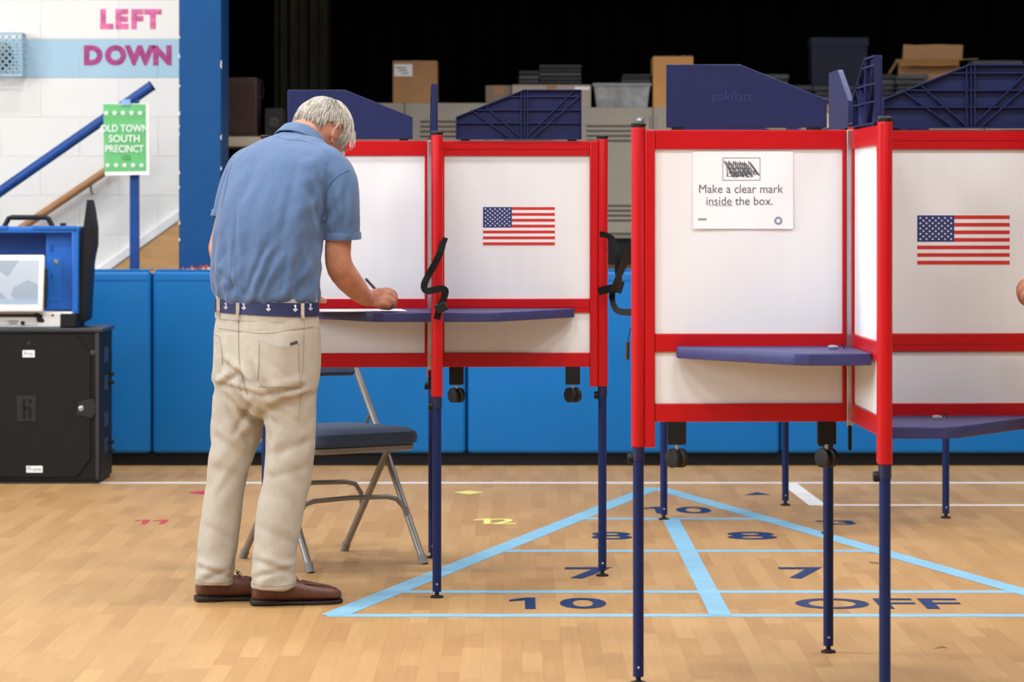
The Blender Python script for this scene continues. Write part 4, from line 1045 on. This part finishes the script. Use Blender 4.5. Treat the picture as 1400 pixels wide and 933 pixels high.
TRC = [(307, 497, 340, 526, .010, 4), (299, 530, 326, 512, .009, 4), (299, 527, 356, 541, .008, 4), (345, 498, 352, 524, .006, 3.5), (366, 541, 414, 530, .008, 4.5), (374, 556, 424, 540, .006, 4.5), (352, 548, 378, 582, .007, 4.5), (345, 552, 322, 590, .007, 4.5), (313, 560, 338, 600, .006, 5), (361, 570, 370, 604, .006, 4),
       (292, 596, 330, 622, .004, 6), (372, 622, 424, 604, .004, 6), (368, 655, 420, 640, .0025, 6), (290, 640, 335, 655, .0025, 6), (280, 720, 322, 740, .0025, 6), (355, 722, 405, 745, .0025, 6),
       (271, 776, 315, 790, .005, 3.5), (352, 768, 396, 784, .005, 4), (350, 790, 402, 776, .004, 3.5), (280, 794, 314, 780, .004, 3.5), (415, 470, 420, 520, .004, 4), (296, 470, 302, 505, .004, 4)]
def shirt_folds(p, n):
    z = p.z; sx = 700+p.x*F/p.y; sy = HZ+(CH-z)*F/p.y; d = 0
    back = max(0, -n.y)
    d += .0085*an(p, Vector((.18, .1, 1)), 22, 3.5, 1)*(.4+.6*max(0, min(1, (sy-200)/140)))
    d += .008*an(p, Vector((.7, .2, .8)), 30, 6, 4)*max(0, min(1, (sy-290)/60))
    d += .01*an(p, Vector((.9, -.4, .9)), 26, 5, 9)*math.exp(-(((sx-436)/34)**2+((sy-290)/70)**2))     # pulls at the right armpit
    d += .0055*abs(an(p, Vector((.15, 0, 1)), 40, 6, 2))*math.exp(-((sy-398)/14)**2)-.002*math.exp(-((sy-398)/14)**2)   # gathers above the belt
    # long pleats down the left of the back
    d -= .006*math.exp(-((sx-(322-(sy-300)*.06))/2.6)**2)*max(0, min(1, (sy-255)/60))*max(0, min(1, (402-sy)/20))*back
    d -= .005*math.exp(-((sx-(404-(sy-230)*.22))/5)**2)*max(0, min(1, (sy-215)/40))*max(0, min(1, (340-sy)/40))*back*.6
    d += .004*math.exp(-((sx-(376-(sy-230)*.16))/9)**2)*max(0, min(1, (sy-205)/40))*max(0, min(1, (350-sy)/50))*back
    # armhole seam
    s_ = 441+(sy-232)*(-.02)+ .0045*(sy-262)**2*.5
    d -= .003*math.exp(-((sx-s_-4)/1.6)**2)*(1 if 222 < sy < 318 else 0)*back
    d += creases(sx, sy, SHC)*min(1, back*1.6)
    return n*d
me = remesh(b, .0048, 6, shirt_folds)
shirt = link_mesh('polo_shirt', me, polo, man)
stree = BVHTree.FromPolygons([v.co+ORG[shirt] for v in me.vertices], [tuple(p.vertices) for p in me.polygons])
def shirt_line(name, pts, r, off):
    q = []
    for x, y in crm(pts, 6):
        dv = (P(x, y, 10)-Vector((0, 0, CH))).normalized(); l, n, i_, ds = stree.ray_cast(Vector((0, 0, CH)), dv, 40)
        if l is not None: q.append(l+(n if n.dot(dv) < 0 else -n)*off)
    MB().tube(q, r, 6).build(name, mat('blue_seam_thread', S(66, 90, 128), .9), shirt, smooth=True)
shirt_line('armhole_seam', [(478, 233), (462, 241), (450, 254), (444, 272), (442, 295)], .0016, .0004)
shirt_line('armhole_seam', [(318, 222), (312, 240), (308, 262), (303, 285)], .0014, .0004)
shirt_line('yoke_seam', [(377, 187), (392, 191), (410, 192), (428, 197)], .0009, .0003)
def hem_ring(c, axis, r0, r1, h, name, m, par):
    MB().lathe(c, [(r0, -h), (r0+.0016, -h*.9), (r1+.0016, 0), (r1-.004, .0005), (r0-.004, -h)], 32, axis).build(name, m, par, smooth=True)
ax_ = (P(468.5, 326, 10.08)-P(468, 300, 10.077)).normalized(); hem_ring(P(468.5, 327.5, 10.08), ax_, .0582, .0587, .024, 'sleeve_hem', polo, shirt)
ax_ = (P(311, 298, 10.285)-P(315, 275, 10.29)).normalized(); hem_ring(P(311, 299, 10.285), ax_, .054, .0545, .022, 'sleeve_hem', polo, shirt)
# folded collar round the neck
nu = Vector((.79, -.61, 0)); nu = (nu-na*nu.dot(na)).normalized(); nw = na.cross(nu)
if nw.z > 0: nw = -nw
R = []
for k in range(41):
    a = math.radians(-165+330*k/40)          # opening at the throat
    dirv = nw*math.cos(a)*-1+nu*math.sin(a)
    bkf = (1+math.cos(a))/2
    if dirv.dot(hf) > 0 and k in (0, 40): pass
    rr = .064+.004*abs(math.sin(a))
    hgt = .008+.010*bkf
    R.append([nc+dirv*(rr-.002)-na*.02, nc+dirv*(rr)+na*hgt, nc+dirv*(rr+.005)+na*(hgt+.003), nc+dirv*(rr+.012)+na*(hgt-.004), nc+dirv*(rr+.026)-na*.024, nc+dirv*(rr+.023)-na*.026, nc+dirv*(rr+.006)+na*(hgt-.012)])
MB().rings(R).build('collar', polo, shirt, smooth=True)

# --- trousers
TR = [(408, 299, 430, 10.08, .118, 34), (430, 296, 433, 10.08, .122, 35), (455, 292, 436, 10.08, .13, 36), (485, 292, 437, 10.08, .138, 38), (515, 292, 436, 10.08, .138, 40), (540, 296, 430, 10.08, .12, 42), (558, 312, 412, 10.08, .08, 44), (572, 335, 388, 10.08, .035, 44)]
b = MB(); trunk(b, TR, 4, 44)
limb(b, [(335, 500, 10.12, .09), (328, 545, 10.125, .088), (323, 590, 10.125, .081), (316, 625, 10.12, .071), (309, 660, 10.118, .064), (303.5, 700, 10.115, .0625), (298, 745, 10.11, .0635), (293.5, 785, 10.105, .0625), (292.5, 799, 10.105, .062)], 4, 28)
limb(b, [(394, 500, 10.04, .095), (396, 545, 10.035, .088), (397, 590, 10.03, .080), (395.5, 625, 10.025, .0765), (391.5, 660, 10.02, .0755), (383, 700, 10.015, .0755), (377, 745, 10.012, .0715), (374, 785, 10.01, .071), (374, 804, 10.01, .0715)], 4, 28)
def trouser_folds(p, n):
    z = p.z; sx = 700+p.x*F/p.y; sy = HZ+(CH-z)*F/p.y; d = 0; back = max(0, -n.y)
    rightleg = sx > 350 if sy > 560 else sx > 355
    d += .005*an(p, Vector((.1, 0, 1)), 18, 4, 3)
    # drag lines falling from the seat to the inner thigh
    g = math.exp(-(((sx-350)/45)**2+((sy-545)/38)**2))
    d += .022*an(p, Vector((-.75, .1, .62)), 34, 6, 5)*g
    g = math.exp(-(((sx-318)/28)**2+((sy-520)/24)**2)); d += .02*an(p, Vector((.7, 0, -.62)), 38, 7, 8)*g
    # creases behind the knees
    g = math.exp(-((sy-655)/38)**2); d += .008*an(p, Vector((.5, .1, -.6 if rightleg else .7)), 24, 4, 11)*g
    g = math.exp(-((sy-600)/40)**2); d += .006*an(p, Vector((.6, .1, .8 if rightleg else -.8)), 26, 5, 13)*g
    # stacked breaks over the shoes
    g = max(0, min(1, (sy-730)/50)); d += .008*an(p, Vector((1, .3, .5)), 26, 5, 17)*g
    # centre seam and yoke seam pressed in
    xs = 325+(sy-440)*.055
    if sy < 545: d -= .0035*math.exp(-((sx-xs-1.5)/1.8)**2)*back
    d -= .0018*math.exp(-((sy-(453-(sx-360)*.03))/1.2)**2)*(back > .2)
    # pocket opening bulging a little over the right seat
    d += .004*math.exp(-(((sx-383)/24)**2+((sy-490)/30)**2))*back
    d += creases(sx, sy, TRC)*min(1, back*1.6)
    return n*d
me = remesh(b, .0048, 9, trouser_folds)
tr_me = me.copy()
trousers = link_mesh('trousers', me, khaki, man)
bv = BVHTree.FromPolygons([v.co.copy() for v in tr_me.vertices], [tuple(p.vertices) for p in tr_me.polygons])
cam_o = Vector((0, 0, CH))
def hit(x, y, off=0, tree=bv):
    dv = (P(x, y, 10)-cam_o).normalized(); l, n, i, dist = tree.ray_cast(cam_o, dv, 40)
    if l is None: return None
    if n.dot(dv) > 0: n = -n
    return l+n*off
def seam(name, pts, r, m, par, off=.0006, k=6):
    q = [hit(x, y, off) for x, y in crm(pts, k)]; q = [x for x in q if x is not None]
    if len(q) > 2: return MB().tube(q, r, 6).build(name, m, par, smooth=True)
def patch(name, tl, tr_, br, bl, nx, ny, off, m, par, sag=0):
    v = []; f = []
    for lay in (off, off-.004):
        for j in range(ny+1):
            for i in range(nx+1):
                s, t = i/nx, j/ny
                x = (tl[0]*(1-s)+tr_[0]*s)*(1-t)+(bl[0]*(1-s)+br[0]*s)*t; y = (tl[1]*(1-s)+tr_[1]*s)*(1-t)+(bl[1]*(1-s)+br[1]*s)*t
                y += sag*4*s*(1-s)*(1-t)
                h = hit(x, y, lay+(.007*(1-t)**5*4*s*(1-s) if sag else 0)); v.append(h if h is not None else P(x, y, 10))
    o = (nx+1)*(ny+1)
    for j in range(ny):
        for i in range(nx):
            k = j*(nx+1)+i; f += [(k, k+1, k+nx+2, k+nx+1), (o+k, o+k+nx+1, o+k+nx+2, o+k+1)]
    ed = [i for i in range(nx+1)]+[(j+1)*(nx+1)-1 for j in range(1, ny+1)]+[ny*(nx+1)+i for i in range(nx-1, -1, -1)]+[j*(nx+1) for j in range(ny-1, 0, -1)]
    for a, c in zip(ed, ed[1:]+ed[:1]): f.append((a, a+o, c+o, c))
    return MB().raw(v, f).build(name, m, par, smooth=True)
patch('back_pocket', (353, 464), (409, 469), (411, 528), (352, 529), 16, 16, .0028, khaki, trousers, sag=8)
seam('pocket_stitching', [(354, 466.5), (366, 474), (382, 477), (398, 474), (409, 471)], .0011, khakid, trousers, .0035)
patch('pocket_tag', (396.5, 469), (406, 466), (406.5, 470.5), (397, 473.5), 3, 2, .0045, mat('charcoal_tag', S(64, 64, 66), .7), trousers)
seam('pocket_stitching', [(355, 470), (354, 500), (355, 524), (366, 531), (382, 532), (398, 531), (408.5, 526), (408, 500), (407, 474)], .0009, khakid, trousers, .0035, 10)
seam('centre_seam', [(326.5, 434), (326, 460), (327, 490), (332, 520), (338, 540)], .001, khakid, trousers)
seam('yoke_seam', [(299, 449), (326, 453), (360, 456), (395, 452), (428, 447)], .0009, khakid, trousers)
seam('side_seam', [(416, 432), (415, 480), (412, 530), (408, 575)], .0009, khakid, trousers)
seam('side_pocket_edge', [(292, 458), (300, 461), (303.5, 480), (304, 500)], .001, khakid, trousers)
for pts in ([(267, 793), (280, 797), (300, 798), (317, 795)], [(344, 798), (360, 802), (385, 802), (404, 798)]): seam('hem_stitching', pts, .0009, khakid, trousers)
# waistband, ribbon belt with white motifs, belt loops
def band(name, y0, y1, g, m, par):
    R = []
    L_ = crm([(y0, 298, 431, 10.08, .123, 34), (y1, 297, 432, 10.08, .124, 34.5)], 2)
    mb = MB(); outer = []
    for (y, xl, xr, d, hb, yaw) in ((y0, 298, 431, 10.08, .12, 34), (y1, 297, 432, 10.08, .122, 34.5)):
        for gg in ((g-.004, g) if y == y0 else (g, g-.004)):
            yw = math.radians(yaw); hx = (xr-xl)/2*d/F; a = math.sqrt(hx*hx-(hb*math.sin(yw))**2)/math.cos(yw)+gg; h2 = hb+gg
            c = P((xl+xr)/2, y, d); fd = Vector((math.sin(yw), math.cos(yw), 0)); ld = Vector((math.cos(yw), -math.sin(yw), 0)); r = []
            for i in range(72):
                t = 2*math.pi*i/72; ct, s_ = math.cos(t), math.sin(t); e = 2/2.3
                tilt = Z*(-.007*ct)
                r.append(c+ld*a*math.copysign(abs(ct)**e, ct)+fd*h2*math.copysign(abs(s_)**e, s_)+tilt)
            R.append(r)
    R.append(R[0])
    return mb.rings(R, cap=False).build(name, m, par, smooth=True)
band('waistband', 405, 437, .005, khaki, trousers)
belt = band('belt', 410, 428.5, .0085, beltm, man)
def surf_tree(o): return BVHTree.FromPolygons([v.co+ORG[o] for v in o.data.vertices], [tuple(p.vertices) for p in o.data.polygons])
btree = surf_tree(belt)
motif = mat('white_embroidery', S(214, 218, 232), .8)
for x, y in ((309, 418.5), (333.5, 419), (367, 421), (403.5, 421.5), (424, 420)):
    b = MB()
    for (dx, dy, rx, ry) in ((0, -3.2, 1.7, 1.5), (.4, -.4, 1.1, 2.2), (-1.6, 2.2, 1.5, 1.2), (1.8, 2.4, 1.7, 1.2), (0, 4, 1.0, 1.2)):
        h = hit(x+dx*.9, y+dy, .0006, btree)
        if h: b.ell(h, ((rx*.00235, 0, 0), (0, .0012, 0), (0, 0, ry*.00235)), 10, 6)
    b.build('anchor_motif', motif, belt)
ttree = surf_tree([c for c in man.children_recursive if c.name.startswith('waistband')][0])
for x, y0, y1 in ((326.5, 404.5, 436), (412.5, 405.5, 436), (300.5, 405, 434)):
    pts = []
    for k in range(7):
        yy = y0+(y1-y0)*k/6; h = hit(x, yy, .0055 if 0 < k < 6 else .002, btree) or hit(x, yy, .008, ttree)
        if h: pts.append(h)
    if len(pts) > 2: MB().ribbon(pts, .011, .0022, Vector((1, -.15, 0))).build('belt_loop', khaki, trousers)

# --- shoes
def shoe(heel, dirv, lab):
    dv = Vector((*dirv, 0)).normalized(); sv = Vector((dv.y, -dv.x, 0)); heel = Vector(heel)
    def ring(s, hw, z0, z1, pw=2.6, n=20, sh=0):
        r = []
        for i in range(n):
            t = 2*math.pi*i/n; ct, s_ = math.cos(t), math.sin(t); e = 2/pw
            r.append(heel+dv*s+sv*(sh+hw*math.copysign(abs(ct)**e, ct))+Z*((z0+z1)/2+(z1-z0)/2*math.copysign(abs(s_)**e, s_)))
        return r
    U = [(0, .02, .022, .062), (.008, .03, .014, .078), (.03, .036, .012, .088), (.07, .036, .012, .09), (.11, .038, .012, .084), (.15, .043, .012, .077), (.19, .047, .012, .067), (.225, .048, .012, .06), (.255, .044, .012, .055), (.273, .036, .013, .049), (.284, .022, .015, .04), (.287, .01, .02, .033)]
    o = MB().rings([ring(s, w, a, c) for s, w, a, c in U]).build('shoe', leather, man, smooth=True)
    Sl = [(-.004, .024, 0, .02), (.01, .034, 0, .021), (.06, .037, 0, .019), (.078, .036, 0, .016), (.09, .035, .003, .0145), (.12, .039, .002, .014), (.19, .0495, 0, .0135), (.24, .048, 0, .0135), (.272, .038, .001, .0135), (.29, .017, .003, .014)]
    MB().rings([ring(s, w, a, c, 5) for s, w, a, c in Sl]).build('sole', sole, o, smooth=True)
    # moccasin apron seam and tied lace bow
    ap_ = []
    for k in range(17):
        a = math.pi*(k/16); s = .165+.085*math.sin(a); lat = .036*math.cos(a); zz = .0785-(s-.15)*.24+.001-abs(lat)*.12
        ap_.append(heel+dv*s+sv*lat+Z*zz)
    MB().tube(ap_, .0026, 8).build('apron_seam', leather, o, smooth=True)
    bow = heel+dv*.135+Z*.083
    for s in (-1, 1): MB().tube([bow, bow+sv*s*.018+Z*.012, bow+sv*s*.03+dv*.008, bow+sv*s*.014-Z*.002], .0018, 6).build('lace', sole, o, smooth=True)
    MB().tube([bow-sv*.02+Z*.002, bow+sv*.02+Z*.002], .0025, 6).build('lace', sole, o, smooth=True)
    return o
hr1 = P(345, 828, 10.015); shoe((hr1.x, 10.015, 0), (.97, .24), 'r')
hl1 = P(269, 822, 10.12); shoe((hl1.x, 10.115, 0), (.95, .3), 'l')

# --- ballot, folder and pen on the table
TZ = .9+.022
fd_ = thing('ballot_folder', 'tan folder lying under the white ballot on the booth table', 'folder', (-.6, 10.45, TZ))
MB().prism([(-.69, 10.36), (-.43, 10.405), (-.47, 10.63), (-.73, 10.585)], (0, 0, TZ+.0005), X, Y, (0, 0, .0015)).build('folder_sheet', mat('manila_card', S(214, 184, 142), .7), fd_)
bal = thing('paper_ballot', 'white paper ballot under the writing hand', 'ballot', (-.5, 10.45, TZ+.002))
MB().prism([(-.665, 10.362), (-.345, 10.405), (-.375, 10.63), (-.695, 10.587)], (0, 0, TZ+.0022), X, Y, (0, 0, .0008)).build('ballot_sheet', paper, bal)
pe = thing('ballpoint_pen', 'grey ballpoint pen held in the right hand of the man', 'pen', P(538, 424, 10.43))
pa, pb = P(500, 381.5, 10.37), P(538.5, 423.2, 10.432)
MB().tube([pa, pa.lerp(pb, .93)], .0046, 12).build('barrel', mat('pen_grey_barrel', S(86, 88, 98), .35), pe, smooth=True)
MB().tube([pa.lerp(pb, .93), pb], [.0042, .001], 10).build('tip', silver, pe, smooth=True)
MB().tube([pa+Vector((.002, -.004, .004)), pa.lerp(pb, .3)+Vector((.002, -.005, .004))], .0014, 6).build('clip', silver, pe, smooth=True)

# --- second voter, mirrored stance, standing just beyond the right edge (only fingertips reach into the frame)
m2 = man.copy(); COL.objects.link(m2); m2.location = (1.743, 7.72, 0); m2.scale = (-1.09, 1.09, 1.09)
m2['label'] = 'second voter beyond the near booth, only fingertips showing at the right edge'
polo2 = mat('dark_green_cotton', S(70, 92, 84), .85, 0, .06, 60); 
def copy_children(src, dst, depth=0):
    for c in src.children:
        k = c.copy(); COL.objects.link(k); k.parent = dst
        if c.data.materials and c.data.materials[0] == polo:
            k.material_slots[0].link = 'OBJECT'; k.material_slots[0].material = polo2
        copy_children(c, k, depth+1)
copy_children(man, m2)
